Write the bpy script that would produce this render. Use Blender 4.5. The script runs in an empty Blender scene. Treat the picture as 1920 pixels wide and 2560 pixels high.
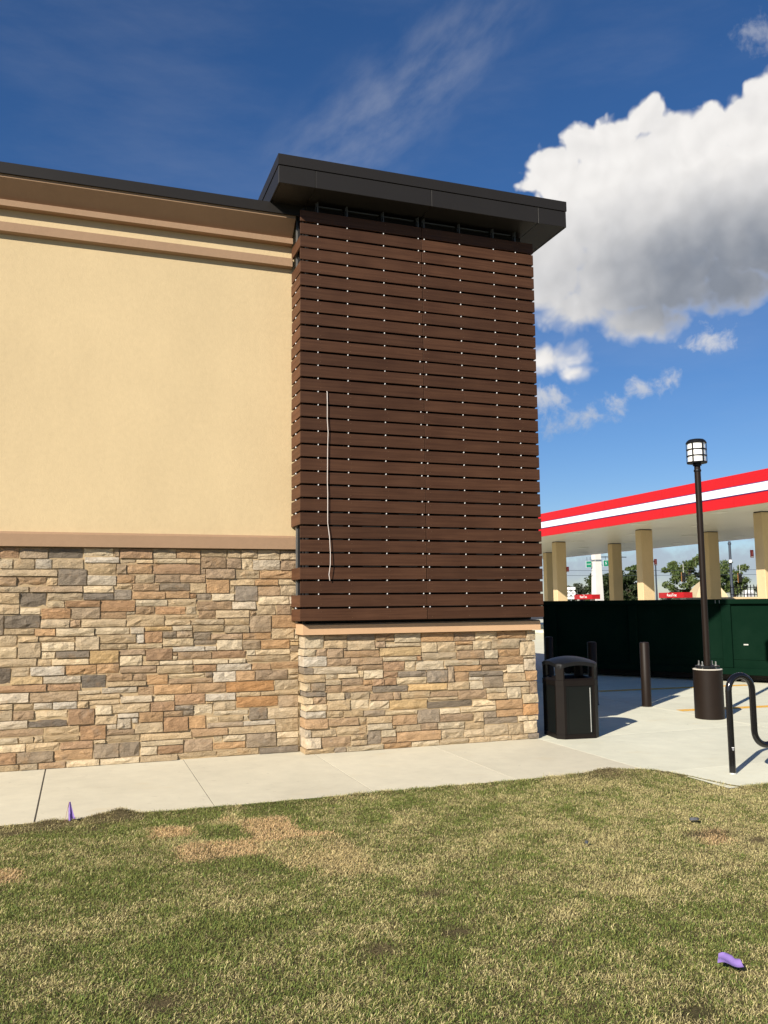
import bpy, math, random
import numpy as np

# ------------------------------------------------------------------ camera, sky, sun, exposure
SC = bpy.context.scene
COL = SC.collection
from mathutils import Matrix, Vector

cam_data = bpy.data.cameras.new('camera')
cam = bpy.data.objects.new('camera', cam_data)
COL.objects.link(cam)
SC.camera = cam
cam_data.sensor_fit = 'VERTICAL'
cam_data.sensor_height = 24.0
cam_data.lens = 24.0 * 2126.66 / 2560.0
cam_data.clip_start = 0.05
cam_data.clip_end = 6000.0
PITCH, ROLL, YAW = 0.10701, -0.010576, 0.342377
CAM = Vector((-2.2652, -9.1084, 1.6415))
_F = Vector((math.sin(YAW)*math.cos(PITCH), math.cos(YAW)*math.cos(PITCH), math.sin(PITCH)))
_R0 = Vector((math.cos(YAW), -math.sin(YAW), 0.0))
_U0 = _R0.cross(_F)
_R = _R0*math.cos(ROLL) + _U0*math.sin(ROLL)
_U = _U0*math.cos(ROLL) - _R0*math.sin(ROLL)
cam.matrix_world = Matrix(((_R.x, _U.x, -_F.x, CAM.x), (_R.y, _U.y, -_F.y, CAM.y), (_R.z, _U.z, -_F.z, CAM.z), (0, 0, 0, 1)))

SUN_EL = math.radians(29.5)
SUN_AZ = math.radians(37.3)          # direction the light travels on the ground, measured from +x towards +y
LIGHT_DIR = Vector((math.cos(SUN_AZ)*math.cos(SUN_EL), math.sin(SUN_AZ)*math.cos(SUN_EL), -math.sin(SUN_EL)))
sun_data = bpy.data.lights.new('sun', 'SUN')
sun_data.energy = 5.0
sun_data.angle = math.radians(0.53)
sun_data.color = (1.0, 0.92, 0.80)
sun = bpy.data.objects.new('sun', sun_data)
COL.objects.link(sun)
sun.rotation_mode = 'QUATERNION'
sun.rotation_quaternion = LIGHT_DIR.to_track_quat('-Z', 'Y')
sun.location = (-20, -15, 20)

SC.view_settings.view_transform = 'Standard'
SC.view_settings.look = 'None'
SC.view_settings.exposure = 0.62
SC.view_settings.gamma = 1.0
SC.view_settings.use_curve_mapping = False
SC.render.film_transparent = False
SC.cycles.use_denoising = True
SC.cycles.max_bounces = 6
SC.cycles.diffuse_bounces = 3
SC.cycles.glossy_bounces = 2
SC.cycles.transparent_max_bounces = 8


class NT:
    """small helper to write node trees"""
    def __init__(self, tree):
        self.t = tree
        self.n = tree.nodes
        self.l = tree.links

    def new(self, typ, **kw):
        nd = self.n.new(typ)
        for k, v in kw.items():
            setattr(nd, k, v)
        return nd

    def put(self, sock, v):
        if v is None:
            return
        if isinstance(v, bpy.types.NodeSocket):
            self.l.new(v, sock)
        else:
            try:
                sock.default_value = v
            except Exception:
                sock.default_value = tuple(v) + (1.0,)

    def math(self, op, a, b=None, c=None, clamp=False):
        nd = self.new('ShaderNodeMath', operation=op, use_clamp=clamp)
        self.put(nd.inputs[0], a)
        self.put(nd.inputs[1], b)
        if c is not None:
            self.put(nd.inputs[2], c)
        return nd.outputs[0]

    def vmath(self, op, a, b=None):
        nd = self.new('ShaderNodeVectorMath', operation=op)
        self.put(nd.inputs[0], a)
        if b is not None:
            self.put(nd.inputs[1], b)
        return nd.outputs['Value'] if op in ('LENGTH', 'DOT_PRODUCT', 'DISTANCE') else nd.outputs[0]

    def mapr(self, v, a, b, c=0.0, d=1.0, smooth=True):
        nd = self.new('ShaderNodeMapRange', interpolation_type='SMOOTHSTEP' if smooth else 'LINEAR')
        self.put(nd.inputs[0], v)
        for i, q in enumerate((a, b, c, d)):
            self.put(nd.inputs[1+i], q)
        return nd.outputs[0]

    def noise(self, vec, scale, detail=4.0, rough=0.55, dist=0.0, out='Fac', dim='3D'):
        nd = self.new('ShaderNodeTexNoise', noise_dimensions=dim)
        if vec is not None:
            self.put(nd.inputs['Vector'], vec)
        nd.inputs['Scale'].default_value = scale
        nd.inputs['Detail'].default_value = detail
        nd.inputs['Roughness'].default_value = rough
        nd.inputs['Distortion'].default_value = dist
        return nd.outputs[out]

    def mix(self, fac, a, b, blend='MIX'):
        nd = self.new('ShaderNodeMix', data_type='RGBA', blend_type=blend)
        self.put(nd.inputs[0], fac)
        self.put(nd.inputs[6], a)
        self.put(nd.inputs[7], b)
        return nd.outputs[2]

    def scale(self, vec, s):
        nd = self.new('ShaderNodeMapping')
        self.put(nd.inputs[0], vec)
        nd.inputs['Scale'].default_value = s
        return nd.outputs[0]


# ---- sky: physical sky with cumulus and cirrus worked out over direction (azimuth, elevation in degrees)
CUMULUS = [(31.6, 27.3, 2.0, 1.5), (33.8, 28.5, 1.7, 1.3), (35.7, 28.8, 1.7, 1.3), (37.9, 29.6, 1.3, 1.2), (39.8, 28.4, 1.9, 1.4),
           (42.0, 28.5, 1.6, 1.2), (43.8, 28.6, 1.3, 1.1), (45.7, 29.3, 1.8, 1.4), (45.2, 26.9, 2.5, 2.0), (38.2, 25.0, 7.5, 4.1),
           (45.4, 23.0, 5.8, 4.4), (37.4, 20.5, 6.8, 2.9), (31.2, 21.6, 2.9, 3.1), (37.1, 17.9, 3.2, 1.5), (33.0, 19.0, 3.0, 1.6), (42.5, 19.2, 3.5, 1.6), (30.2, 26.5, 1.2, 0.4),
           (52.0, 24.0, 6.5, 5.0), (57.0, 20.5, 5.0, 3.0), (31.0, 15.9, 2.9, 1.0), (32.9, 14.9, 1.0, 0.6)]
SMALL = [(45.8, 32.6, 2.2, 0.9), (30.8, 13.3, 1.6, 1.0), (41.3, 16.2, 1.9, 0.75), (38.2, 13.9, 1.0, 0.75),
         (36.6, 13.7, 0.9, 0.55), (35.0, 12.8, 1.2, 0.6), (33.4, 12.0, 1.4, 0.55), (31.8, 11.5, 1.2, 0.5),
         (12.0, 14.0, 6.0, 1.6), (70.0, 14.0, 8.0, 3.0), (-30.0, 17.0, 9.0, 3.5), (-62.0, 24.0, 8.0, 4.0), (105.0, 19.0, 10.0, 4.0),
         (150.0, 14.0, 9.0, 3.0), (44.0, 4.9, 9.0, 1.3), (40.0, 2.0, 22.0, 1.8), (28.0, 3.0, 10.0, 1.2), (-60.0, 2.5, 50.0, 2.0), (110.0, 2.5, 40.0, 2.0)]


def blob_group(name, blobs):
    g = bpy.data.node_groups.new(name, 'ShaderNodeTree')
    g.interface.new_socket('P', in_out='INPUT', socket_type='NodeSocketVector')
    g.interface.new_socket('Field', in_out='OUTPUT', socket_type='NodeSocketFloat')
    T = NT(g)
    gi = T.new('NodeGroupInput')
    go = T.new('NodeGroupOutput')
    cur = None
    for (a, e, rx, ry) in blobs:
        d = T.vmath('SUBTRACT', gi.outputs[0], (a, e, 0.0))
        d = T.vmath('MULTIPLY', d, (1.0/rx, 1.0/ry, 0.0))
        v = T.math('MULTIPLY', T.math('SUBTRACT', 1.0, T.vmath('LENGTH', d)), min(rx, ry)**0.6)
        if cur is None:
            cur = v
        else:
            nd = T.new('ShaderNodeMath', operation='SMOOTH_MAX')
            T.put(nd.inputs[0], cur)
            T.put(nd.inputs[1], v)
            nd.inputs[2].default_value = 0.25
            cur = nd.outputs[0]
    T.l.new(cur, go.inputs[0])
    return g


world = bpy.data.worlds.new('World')
SC.world = world
world.use_nodes = True
W = NT(world.node_tree)
W.n.clear()
tc = W.new('ShaderNodeTexCoord')
dvec = W.vmath('NORMALIZE', tc.outputs['Generated'])
sep = W.new('ShaderNodeSeparateXYZ')
W.l.new(dvec, sep.inputs[0])
az = W.math('MULTIPLY', W.math('ARCTAN2', sep.outputs[0], sep.outputs[1]), 180/math.pi)
el = W.math('MULTIPLY', W.math('ARCSINE', sep.outputs[2]), 180/math.pi)
cmb = W.new('ShaderNodeCombineXYZ')
W.l.new(az, cmb.inputs[0])
W.l.new(el, cmb.inputs[1])
P0 = cmb.outputs[0]
# billows: large noise warp, then rounded cells, then fine fractal
warp = W.vmath('SUBTRACT', W.noise(P0, 0.30, 3.0, 0.5, out='Color', dim='2D'), (0.5, 0.5, 0.5))
P1 = W.vmath('ADD', P0, W.vmath('MULTIPLY', warp, (1.7, 1.2, 0.0)))
vor = W.new('ShaderNodeTexVoronoi', feature='SMOOTH_F1', voronoi_dimensions='2D')
W.l.new(P1, vor.inputs['Vector'])
vor.inputs['Scale'].default_value = 0.85
vor.inputs['Smoothness'].default_value = 0.35
vor2 = W.new('ShaderNodeTexVoronoi', feature='SMOOTH_F1', voronoi_dimensions='2D')
W.l.new(P1, vor2.inputs['Vector'])
vor2.inputs['Scale'].default_value = 2.1
vor2.inputs['Smoothness'].default_value = 0.3
fine = W.noise(P0, 1.0, 6.0, 0.55, dim='2D')
bill = W.math('ADD', W.math('MULTIPLY', W.math('SUBTRACT', 0.45, vor.outputs['Distance']), 0.85),
              W.math('MULTIPLY', W.math('SUBTRACT', 0.45, vor2.outputs['Distance']), 0.36))
bill = W.math('ADD', bill, W.math('MULTIPLY', W.math('SUBTRACT', fine, 0.5), 0.40))
gC = blob_group('cumulus_field', CUMULUS)
gS = blob_group('small_cloud_field', SMALL)


def use(g, vec):
    nd = W.new('ShaderNodeGroup')
    nd.node_tree = g
    W.l.new(vec, nd.inputs[0])
    return nd.outputs[0]


rawC = use(gC, P1)
fC = W.math('ADD', W.math('MULTIPLY', rawC, 1.8), bill)
soft = W.mapr(el, 18.5, 27.0, 1.15, 0.46)                 # crisp tops, soft base
mC = W.mapr(fC, W.math('MULTIPLY', soft, -0.45), W.math('MULTIPLY', soft, 1.25))
mC = W.math('MAXIMUM', mC, W.math('MULTIPLY', W.mapr(rawC, 0.04, 0.40), W.mapr(el, 19.5, 22.0)))
fine2 = W.noise(P1, 0.8, 7.0, 0.60, dim='2D')
fS = W.math('ADD', use(gS, P1), W.math('MULTIPLY', W.math('SUBTRACT', fine2, 0.52), 2.6))
mS = W.math('MULTIPLY', W.mapr(fS, -0.25, 1.05), W.mapr(el, 27.0, 31.0, 0.80, 0.38))
# cirrus: soft streaks running up to the right
cp = W.new('ShaderNodeMapping')
W.l.new(P0, cp.inputs[0])
cp.inputs['Rotation'].default_value = (0, 0, math.radians(-32))
cp.inputs['Scale'].default_value = (0.035, 0.14, 1.0)
ci = W.noise(cp.outputs[0], 1.0, 7.0, 0.60, 0.0, dim='2D')
ci = W.mapr(ci, 0.42, 0.85)
sd = W.vmath('SUBTRACT', P0, (20.5, 31.6, 0.0))
sdr = W.new('ShaderNodeVectorRotate', rotation_type='Z_AXIS')
W.l.new(sd, sdr.inputs['Vector'])
sdr.inputs['Angle'].default_value = math.radians(-31)
sds = W.vmath('MULTIPLY', sdr.outputs[0], (1/15.0, 1/4.0, 0.0))
sfield = W.math('SUBTRACT', 1.0, W.vmath('LENGTH', sds))
cn = W.noise(W.vmath('MULTIPLY', sdr.outputs[0], (0.45, 1.0, 1.0)), 0.42, 6.0, 0.55, 0.0, dim='2D')
sfield = W.math('MULTIPLY', W.mapr(sfield, -0.25, 0.9), W.mapr(cn, 0.22, 0.85))
mI = W.math('MAXIMUM', W.math('MULTIPLY', ci, 0.07), W.math('MULTIPLY', sfield, 0.22))
# shading of the cumulus: thick low middle is grey, tops and flanks are white
P2 = W.vmath('ADD', P0, W.vmath('MULTIPLY', warp, (1.0, 0.8, 0.0)))
sp2 = W.new('ShaderNodeSeparateXYZ')
W.l.new(P2, sp2.inputs[0])
de = W.mapr(sp2.outputs[1], 27.2, 20.8, 0.0, 1.0)
da = W.mapr(sp2.outputs[0], 29.5, 41.5, 0.30, 1.0)
dc = W.mapr(sp2.outputs[1], 15.6, 17.4, 0.0, 1.0)
db = W.mapr(sp2.outputs[1], 16.5, 19.0, 0.80, 1.0)
dkf = W.math('MULTIPLY', W.math('MULTIPLY', W.math('MULTIPLY', de, da), db), W.math('MAXIMUM', dc, 0.12))
big = W.noise(P2, 0.40, 3.0, 0.45, dim='2D')
dkf = W.math('ADD', dkf, W.math('MULTIPLY', W.math('SUBTRACT', big, 0.5), 0.36), clamp=True)
# relief of the billows: field compared with the field a little towards the sun (up and left)
Psun = W.vmath('ADD', P1, (-0.55, 0.6, 0.0))
vorb = W.new('ShaderNodeTexVoronoi', feature='SMOOTH_F1', voronoi_dimensions='2D')
W.l.new(Psun, vorb.inputs['Vector'])
vorb.inputs['Scale'].default_value = 0.85
vorb.inputs['Smoothness'].default_value = 0.35
rel = W.math('SUBTRACT', vor.outputs['Distance'], vorb.outputs['Distance'])
rel = W.math('MULTIPLY', rel, -0.07)
crel = W.math('ADD', W.math('ADD', 1.0, rel), W.math('MULTIPLY', W.math('SUBTRACT', fine, 0.5), 0.05))
ccol = W.mix(dkf, (0.58, 0.565, 0.55), (0.160, 0.178, 0.212))
ccol = W.mix(1.0, ccol, crel, 'MULTIPLY')
sky = W.new('ShaderNodeTexSky', sky_type='NISHITA')
sky.sun_disc = False
sky.sun_elevation = SUN_EL
sky.sun_rotation = math.atan2(-LIGHT_DIR.x, -LIGHT_DIR.y)
sky.altitude = 20.0
sky.air_density = 1.0
sky.dust_density = 0.3
sky.ozone_density = 3.0
hs = W.new('ShaderNodeHueSaturation')
hs.inputs['Saturation'].default_value = 1.22
W.l.new(sky.outputs[0], hs.inputs['Color'])
bsky = W.new('ShaderNodeBackground')
W.l.new(W.mix(1.0, hs.outputs[0], (0.90, 0.945, 1.13), 'MULTIPLY'), bsky.inputs[0])
bsky.inputs[1].default_value = 0.057
bcl = W.new('ShaderNodeBackground')
scol = W.mix(W.mapr(el, 9.0, 15.5), (0.27, 0.31, 0.37), (0.46, 0.46, 0.47))
mall = W.math('MAXIMUM', W.math('MAXIMUM', mC, mS), mI)
tot = W.mix(W.math('MULTIPLY', mC, 1.0, clamp=True), scol, ccol)
W.l.new(tot, bcl.inputs[0])
above = W.mapr(el, 0.0, 2.0)
mixs = W.new('ShaderNodeMixShader')
W.l.new(W.math('MULTIPLY', mall, above, clamp=True), mixs.inputs[0])
W.l.new(bsky.outputs[0], mixs.inputs[1])
W.l.new(bcl.outputs[0], mixs.inputs[2])
wo = W.new('ShaderNodeOutputWorld')
W.l.new(mixs.outputs[0], wo.inputs[0])

world.cycles.sampling_method = 'MANUAL'
world.cycles.sample_map_resolution = 256

# ------------------------------------------------------------------ helpers
rng = random.Random(11)


def tag(o, label=None, cat=None, group=None, kind=None):
    if label:
        o['label'] = label
    if cat:
        o['category'] = cat
    if group:
        o['group'] = group
    if kind:
        o['kind'] = kind
    return o


def empty(name, loc=(0, 0, 0), rz=0.0):
    o = bpy.data.objects.new(name, None)
    o.empty_display_size = 0.2
    o.location = loc
    o.rotation_euler = (0, 0, rz)
    COL.objects.link(o)
    return o


class MB:
    """collects verts and faces of ONE part"""
    def __init__(self):
        self.v = []
        self.f = []
        self.c = None

    def add(self, vs, fs):
        o = len(self.v)
        self.v.extend([tuple(map(float, q)) for q in vs])
        self.f.extend([tuple(i+o for i in q) for q in fs])
        return self

    def box(self, x0, x1, y0, y1, z0, z1):
        vs = [(x, y, z) for x in (x0, x1) for y in (y0, y1) for z in (z0, z1)]
        return self.add(vs, [(0, 1, 3, 2), (4, 6, 7, 5), (0, 4, 5, 1), (2, 3, 7, 6), (0, 2, 6, 4), (1, 5, 7, 3)])

    def cbox(self, x0, x1, y0, y1, z0, z1, b=0.004):
        """box with chamfered edges"""
        lo, hi = (x0, y0, z0), (x1, y1, z1)
        idx = {}
        vs = []
        for ax in range(3):
            for sx in (0, 1):
                for sy in (0, 1):
                    for sz in (0, 1):
                        s = (sx, sy, sz)
                        pt = []
                        for k in range(3):
                            base = hi[k] if s[k] else lo[k]
                            pt.append(base if k == ax else base + (-b if s[k] else b))
                        idx[(ax, s)] = len(vs)
                        vs.append(pt)
        fs = []
        cen = ((x0+x1)/2, (y0+y1)/2, (z0+z1)/2)

        def face(ids):
            a, b_, c_ = (np.array(vs[i]) for i in ids[:3])
            n = np.cross(b_-a, c_-b_)
            m = np.mean([vs[i] for i in ids], axis=0) - np.array(cen)
            fs.append(tuple(ids) if n.dot(m) > 0 else tuple(reversed(ids)))
        for ax in range(3):
            o1, o2 = [k for k in range(3) if k != ax]
            for sd_ in (0, 1):
                q = []
                for (u, w) in ((0, 0), (1, 0), (1, 1), (0, 1)):
                    s = [0, 0, 0]
                    s[ax] = sd_
                    s[o1] = u
                    s[o2] = w
                    q.append(idx[(ax, tuple(s))])
                face(q)
        for ax in range(3):            # edges run along ax
            o1, o2 = [k for k in range(3) if k != ax]
            for u in (0, 1):
                for w in (0, 1):
                    s0 = [0, 0, 0]
                    s0[o1] = u
                    s0[o2] = w
                    s1 = list(s0)
                    s1[ax] = 1
                    face([idx[(o1, tuple(s0))], idx[(o1, tuple(s1))], idx[(o2, tuple(s1))], idx[(o2, tuple(s0))]])
        for sx in (0, 1):
            for sy in (0, 1):
                for sz in (0, 1):
                    s = (sx, sy, sz)
                    face([idx[(0, s)], idx[(1, s)], idx[(2, s)]])
        return self.add(vs, fs)

    def prism(self, pts, z0, z1):
        """plan polygon (counter-clockwise) raised from z0 to z1"""
        n = len(pts)
        vs = [(x, y, z0) for x, y in pts] + [(x, y, z1) for x, y in pts]
        fs = [tuple(range(n-1, -1, -1)), tuple(range(n, 2*n))]
        fs += [(i, (i+1) % n, n+(i+1) % n, n+i) for i in range(n)]
        return self.add(vs, fs)

    def extrude_x(self, prof, x0, x1):
        """(y, z) profile run along x"""
        n = len(prof)
        vs = [(x0, y, z) for y, z in prof] + [(x1, y, z) for y, z in prof]
        fs = [tuple(range(n)), tuple(range(2*n-1, n-1, -1))]
        fs += [(i, n+i, n+(i+1) % n, (i+1) % n) for i in range(n)]
        return self.add(vs, fs)

    def lathe(self, prof, cx=0.0, cy=0.0, seg=24, cap=True):
        """(r, z) profile turned about the vertical"""
        n = len(prof)
        vs = []
        for k in range(seg):
            a = 2*math.pi*k/seg
            for r, z in prof:
                vs.append((cx+r*math.cos(a), cy+r*math.sin(a), z))
        fs = []
        for k in range(seg):
            k2 = (k+1) % seg
            for i in range(n-1):
                fs.append((k*n+i, k2*n+i, k2*n+i+1, k*n+i+1))
        if cap:
            fs.append(tuple(k*n for k in range(seg-1, -1, -1)))
            fs.append(tuple(k*n+n-1 for k in range(seg)))
        return self.add(vs, fs)

    def tube(self, path, r, seg=12, cap=True):
        pts = [Vector(q) for q in path]
        n = len(pts)
        rs = r if isinstance(r, (list, tuple)) else [r]*n
        up = None
        vs = []
        for i in range(n):
            t = (pts[min(i+1, n-1)] - pts[max(i-1, 0)]).normalized()
            if up is None:
                up = Vector((0, 0, 1)) if abs(t.z) < 0.9 else Vector((1, 0, 0))
            s = t.cross(up).normalized()
            up = s.cross(t).normalized()
            for k in range(seg):
                a = 2*math.pi*k/seg
                vs.append(pts[i] + s*math.cos(a)*rs[i] + up*math.sin(a)*rs[i])
        fs = []
        for i in range(n-1):
            for k in range(seg):
                k2 = (k+1) % seg
                fs.append((i*seg+k, i*seg+k2, (i+1)*seg+k2, (i+1)*seg+k))
        if cap:
            fs.append(tuple(range(seg-1, -1, -1)))
            fs.append(tuple((n-1)*seg+k for k in range(seg)))
        return self.add(vs, fs)

    def mesh(self, name, mat, smooth=None):
        me = bpy.data.meshes.new(name)
        me.from_pydata(self.v, [], self.f)
        me.validate()
        if mat is not None:
            me.materials.append(mat)
        if self.c is not None:
            at = me.color_attributes.new('col', 'FLOAT_COLOR', 'POINT')
            at.data.foreach_set('color', np.array(self.c, dtype=np.float32).ravel())
        if smooth is not None:
            me.polygons.foreach_set('use_smooth', [True]*len(me.polygons))
            if smooth < 180:
                try:
                    me.set_sharp_from_angle(angle=math.radians(smooth))
                except Exception:
                    pass
        me.update()
        return me

    def build(self, name, mat, parent=None, smooth=None, loc=None):
        o = bpy.data.objects.new(name, self.mesh(name, mat, smooth))
        COL.objects.link(o)
        if parent is not None:
            o.parent = parent
        if loc is not None:
            o.location = loc
        return o


def dup(o, parent=None, loc=None, rz=None):
    c = o.copy()
    COL.objects.link(c)
    c.parent = parent
    if loc is not None:
        c.location = loc
    if rz is not None:
        c.rotation_euler = (0, 0, rz)
    for ch in o.children:
        dup(ch, c)
    return c


def material(name, color, rough=0.7, metal=0.0, spec=0.5):
    m = bpy.data.materials.new(name)
    m.use_nodes = True
    T = NT(m.node_tree)
    b = T.n['Principled BSDF']
    b.inputs['Base Color'].default_value = tuple(color) + (1.0,)
    b.inputs['Roughness'].default_value = rough
    b.inputs['Metallic'].default_value = metal
    b.inputs['Specular IOR Level'].default_value = spec
    return m, T, b


def bump(T, b, height, strength=0.3, dist=0.01):
    nd = T.new('ShaderNodeBump')
    nd.inputs['Strength'].default_value = strength
    nd.inputs['Distance'].default_value = dist
    T.put(nd.inputs['Height'], height)
    T.l.new(nd.outputs[0], b.inputs['Normal'])


def worldpos(T):
    return T.new('ShaderNodeNewGeometry').outputs['Position']


def varied(name, color, rough=0.7, metal=0.0, spec=0.5, var=0.12, scale=3.0, bstr=0.0, bscale=80.0, bdist=0.003, randamt=0.0, fleck=None):
    """a plain surface with slow tone variation, fine grain relief and, where asked, per-piece variation"""
    m, T, b = material(name, color, rough, metal, spec)
    pos = worldpos(T)
    n = T.noise(pos, scale, 5.0, 0.6)
    k = T.mapr(n, 0.25, 0.75, 1.0-var, 1.0+var, smooth=False)
    if randamt:
        oi = T.new('ShaderNodeObjectInfo')
        k = T.math('MULTIPLY', k, T.mapr(oi.outputs['Random'], 0, 1, 1-randamt, 1+randamt, smooth=False))
    c = T.mix(1.0, tuple(color)+(1.0,), k, 'MULTIPLY')
    if fleck:
        fc, fs, th = fleck
        fm = T.mapr(T.noise(pos, fs, 3.0, 0.6), th, th+0.03)
        c = T.mix(fm, c, tuple(fc)+(1.0,))
    T.l.new(c, b.inputs['Base Color'])
    if bstr:
        bump(T, b, T.noise(pos, bscale, 4.0, 0.6), bstr, bdist)
    return m

# ------------------------------------------------------------------ materials
def stucco(name, color, bstr=0.35):
    m, T, b = material(name, color, 0.92, 0.0, 0.2)
    pos = worldpos(T)
    big = T.noise(T.scale(pos, (0.8, 0.8, 0.5)), 1.0, 4.0, 0.6)
    streak = T.noise(T.scale(pos, (2.6, 2.6, 0.35)), 1.0, 5.0, 0.65)
    mott = T.noise(pos, 18.0, 4.0, 0.6)
    k = T.math('ADD', T.mapr(big, 0.25, 0.75, 0.92, 1.07, False), T.mapr(mott, 0.25, 0.75, -0.035, 0.035, False))
    k = T.math('ADD', k, T.mapr(streak, 0.3, 0.75, 0.012, -0.018, False))
    T.l.new(T.mix(1.0, tuple(color)+(1.0,), k, 'MULTIPLY'), b.inputs['Base Color'])
    h = T.math('ADD', T.noise(pos, 130.0, 3.0, 0.6), T.math('MULTIPLY', T.noise(pos, 26.0, 3.0, 0.5), 0.8))
    bump(T, b, h, bstr, 0.006)
    return m


M_STUCCO = stucco('cream_stucco', (0.575, 0.450, 0.262))
M_TAN = stucco('tan_stucco', (0.325, 0.212, 0.130))
M_LEDGE = stucco('peach_stucco', (0.52, 0.33, 0.19), 0.2)
M_DARK = varied('dark_bronze_metal', (0.017, 0.015, 0.013), 0.5, 0.0, 0.25, 0.08, 1.2, 0.05, 200, 0.001)
M_DARK_IN = varied('dark_joint_metal', (0.012, 0.011, 0.010), 0.6, 0.0, 0.3)
M_MEMBRANE = varied('black_membrane', (0.010, 0.010, 0.011), 0.7, 0.0, 0.3)
M_STEEL = varied('galvanised_steel', (0.55, 0.54, 0.50), 0.35, 0.85, 0.5, 0.15, 8.0)
M_BRACKET = varied('grey_bracket_metal', (0.07, 0.075, 0.08), 0.5, 0.2)
M_CLIP = varied('bright_clip_metal', (0.66, 0.66, 0.64), 0.4, 0.1)
M_MORTAR = varied('sandy_mortar', (0.40, 0.30, 0.175), 0.95, 0.0, 0.1, 0.2, 9.0, 0.5, 90, 0.006)
M_ROOF = varied('roof_membrane', (0.4, 0.4, 0.38), 0.8)

# stone: colour of each stone is stored on its mesh
M_STONE, T, b = material('ledge_stone', (0.4, 0.3, 0.2), 0.93, 0.0, 0.15)
at = T.new('ShaderNodeAttribute', attribute_name='col')
pos = worldpos(T)
n1 = T.noise(T.scale(pos, (1.0, 1.0, 1.7)), 7.0, 6.0, 0.65)
n2 = T.noise(T.scale(pos, (1.0, 1.0, 2.2)), 30.0, 5.0, 0.6, 0.4)
k = T.math('ADD', T.mapr(n1, 0.25, 0.75, 0.76, 1.22, False), T.mapr(n2, 0.3, 0.7, -0.10, 0.10, False))
c = T.mix(1.0, at.outputs['Color'], k, 'MULTIPLY')
stain = T.mapr(T.noise(pos, 4.5, 4.0, 0.6), 0.56, 0.74, 0.0, 0.40)
c = T.mix(stain, c, (0.36, 0.205, 0.09, 1.0))
stain2 = T.mapr(T.noise(T.vmath('ADD', pos, (7.0, 3.0, 1.0)), 6.0, 4.0, 0.6), 0.60, 0.76, 0.0, 0.35)
c = T.mix(stain2, c, (0.26, 0.225, 0.18, 1.0))
T.l.new(c, b.inputs['Base Color'])
hh = T.math('ADD', T.noise(T.scale(pos, (1.0, 1.0, 2.4)), 16.0, 6.0, 0.65, 0.6), T.math('MULTIPLY', T.noise(pos, 75.0, 4.0, 0.6), 0.45))
bump(T, b, hh, 0.9, 0.020)

# brown composite boards, grain along the board
def board_material(name, stretch, k0=1.0):
    m, T, b = material(name, (0.08, 0.035, 0.02), 0.62, 0.0, 0.20)
    pos = worldpos(T)
    oi = T.new('ShaderNodeObjectInfo')
    off = T.new('ShaderNodeCombineXYZ')
    T.put(off.inputs[0], T.math('MULTIPLY', oi.outputs['Random'], 37.0))
    p2 = T.vmath('ADD', pos, off.outputs[0])
    g1 = T.noise(T.scale(p2, stretch), 1.0, 6.0, 0.65, 0.3)
    g2 = T.noise(T.scale(p2, tuple(s*3.2 for s in stretch)), 1.0, 4.0, 0.6)
    bl = T.noise(p2, 2.6, 3.0, 0.5)
    c = T.mix(T.mapr(g1, 0.3, 0.72), (0.0670*k0, 0.0300*k0, 0.0150*k0, 1), (0.0430*k0, 0.0178*k0, 0.0086*k0, 1))
    c = T.mix(T.mapr(g2, 0.60, 0.8, 0.0, 0.4), c, (0.098*k0, 0.045*k0, 0.021*k0, 1))
    kk = T.math('MULTIPLY', T.mapr(oi.outputs['Random'], 0, 1, 0.86, 1.16, False), T.mapr(bl, 0.25, 0.75, 0.88, 1.13, False))
    c = T.mix(1.0, c, kk, 'MULTIPLY')
    T.l.new(c, b.inputs['Base Color'])
    T.put(b.inputs['Roughness'], T.mapr(bl, 0.3, 0.7, 0.55, 0.70))
    bump(T, b, T.math('ADD', g1, T.math('MULTIPLY', g2, 0.5)), 0.18, 0.003)
    return m


M_BOARD = board_material('brown_board', (1.3, 30.0, 45.0))
M_BOARD_SIDE = board_material('brown_board_side', (30.0, 1.3, 45.0), 1.55)  # lighter brown puts the stronger sun on the side faces into the colour


def concrete(name, color, warm=0.0):
    m, T, b = material(name, color, 0.9, 0.0, 0.2)
    pos = worldpos(T)
    oi = T.new('ShaderNodeObjectInfo')
    big = T.noise(pos, 0.7, 5.0, 0.6)
    mid = T.noise(pos, 5.0, 6.0, 0.65)
    fin = T.noise(pos, 120.0, 3.0, 0.6)
    k = T.math('ADD', T.mapr(big, 0.25, 0.75, 0.88, 1.07, False), T.mapr(mid, 0.25, 0.75, -0.07, 0.06, False))
    k = T.math('ADD', k, T.mapr(fin, 0.2, 0.8, -0.05, 0.05, False))
    k = T.math('MULTIPLY', k, T.mapr(oi.outputs['Random'], 0, 1, 0.95, 1.04, False))
    c = T.mix(1.0, tuple(color)+(1.0,), k, 'MULTIPLY')
    rust = T.mapr(T.noise(T.scale(pos, (1.0, 2.2, 1.0)), 1.6, 6.0, 0.7), 0.56, 0.78, 0.0, 0.45)
    c = T.mix(rust, c, (color[0]*0.92, color[1]*0.80, color[2]*0.62, 1.0))
    scuff = T.mapr(T.noise(T.scale(pos, (2.0, 7.0, 1.0)), 2.6, 4.0, 0.62), 0.63, 0.72, 0.0, 0.28)
    c = T.mix(scuff, c, (0.25, 0.22, 0.17, 1.0))
    spot = T.mapr(T.noise(T.scale(pos, (1.0, 2.0, 1.0)), 11.0, 2.0, 0.5), 0.715, 0.76, 0.0, 0.50)
    c = T.mix(spot, c, (0.16, 0.14, 0.11, 1.0))
    T.l.new(c, b.inputs['Base Color'])
    bump(T, b, T.math('ADD', fin, T.noise(T.scale(pos, (3.0, 1.0, 1.0)), 60.0, 2.0, 0.5)), 0.15, 0.003)
    return m


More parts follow.
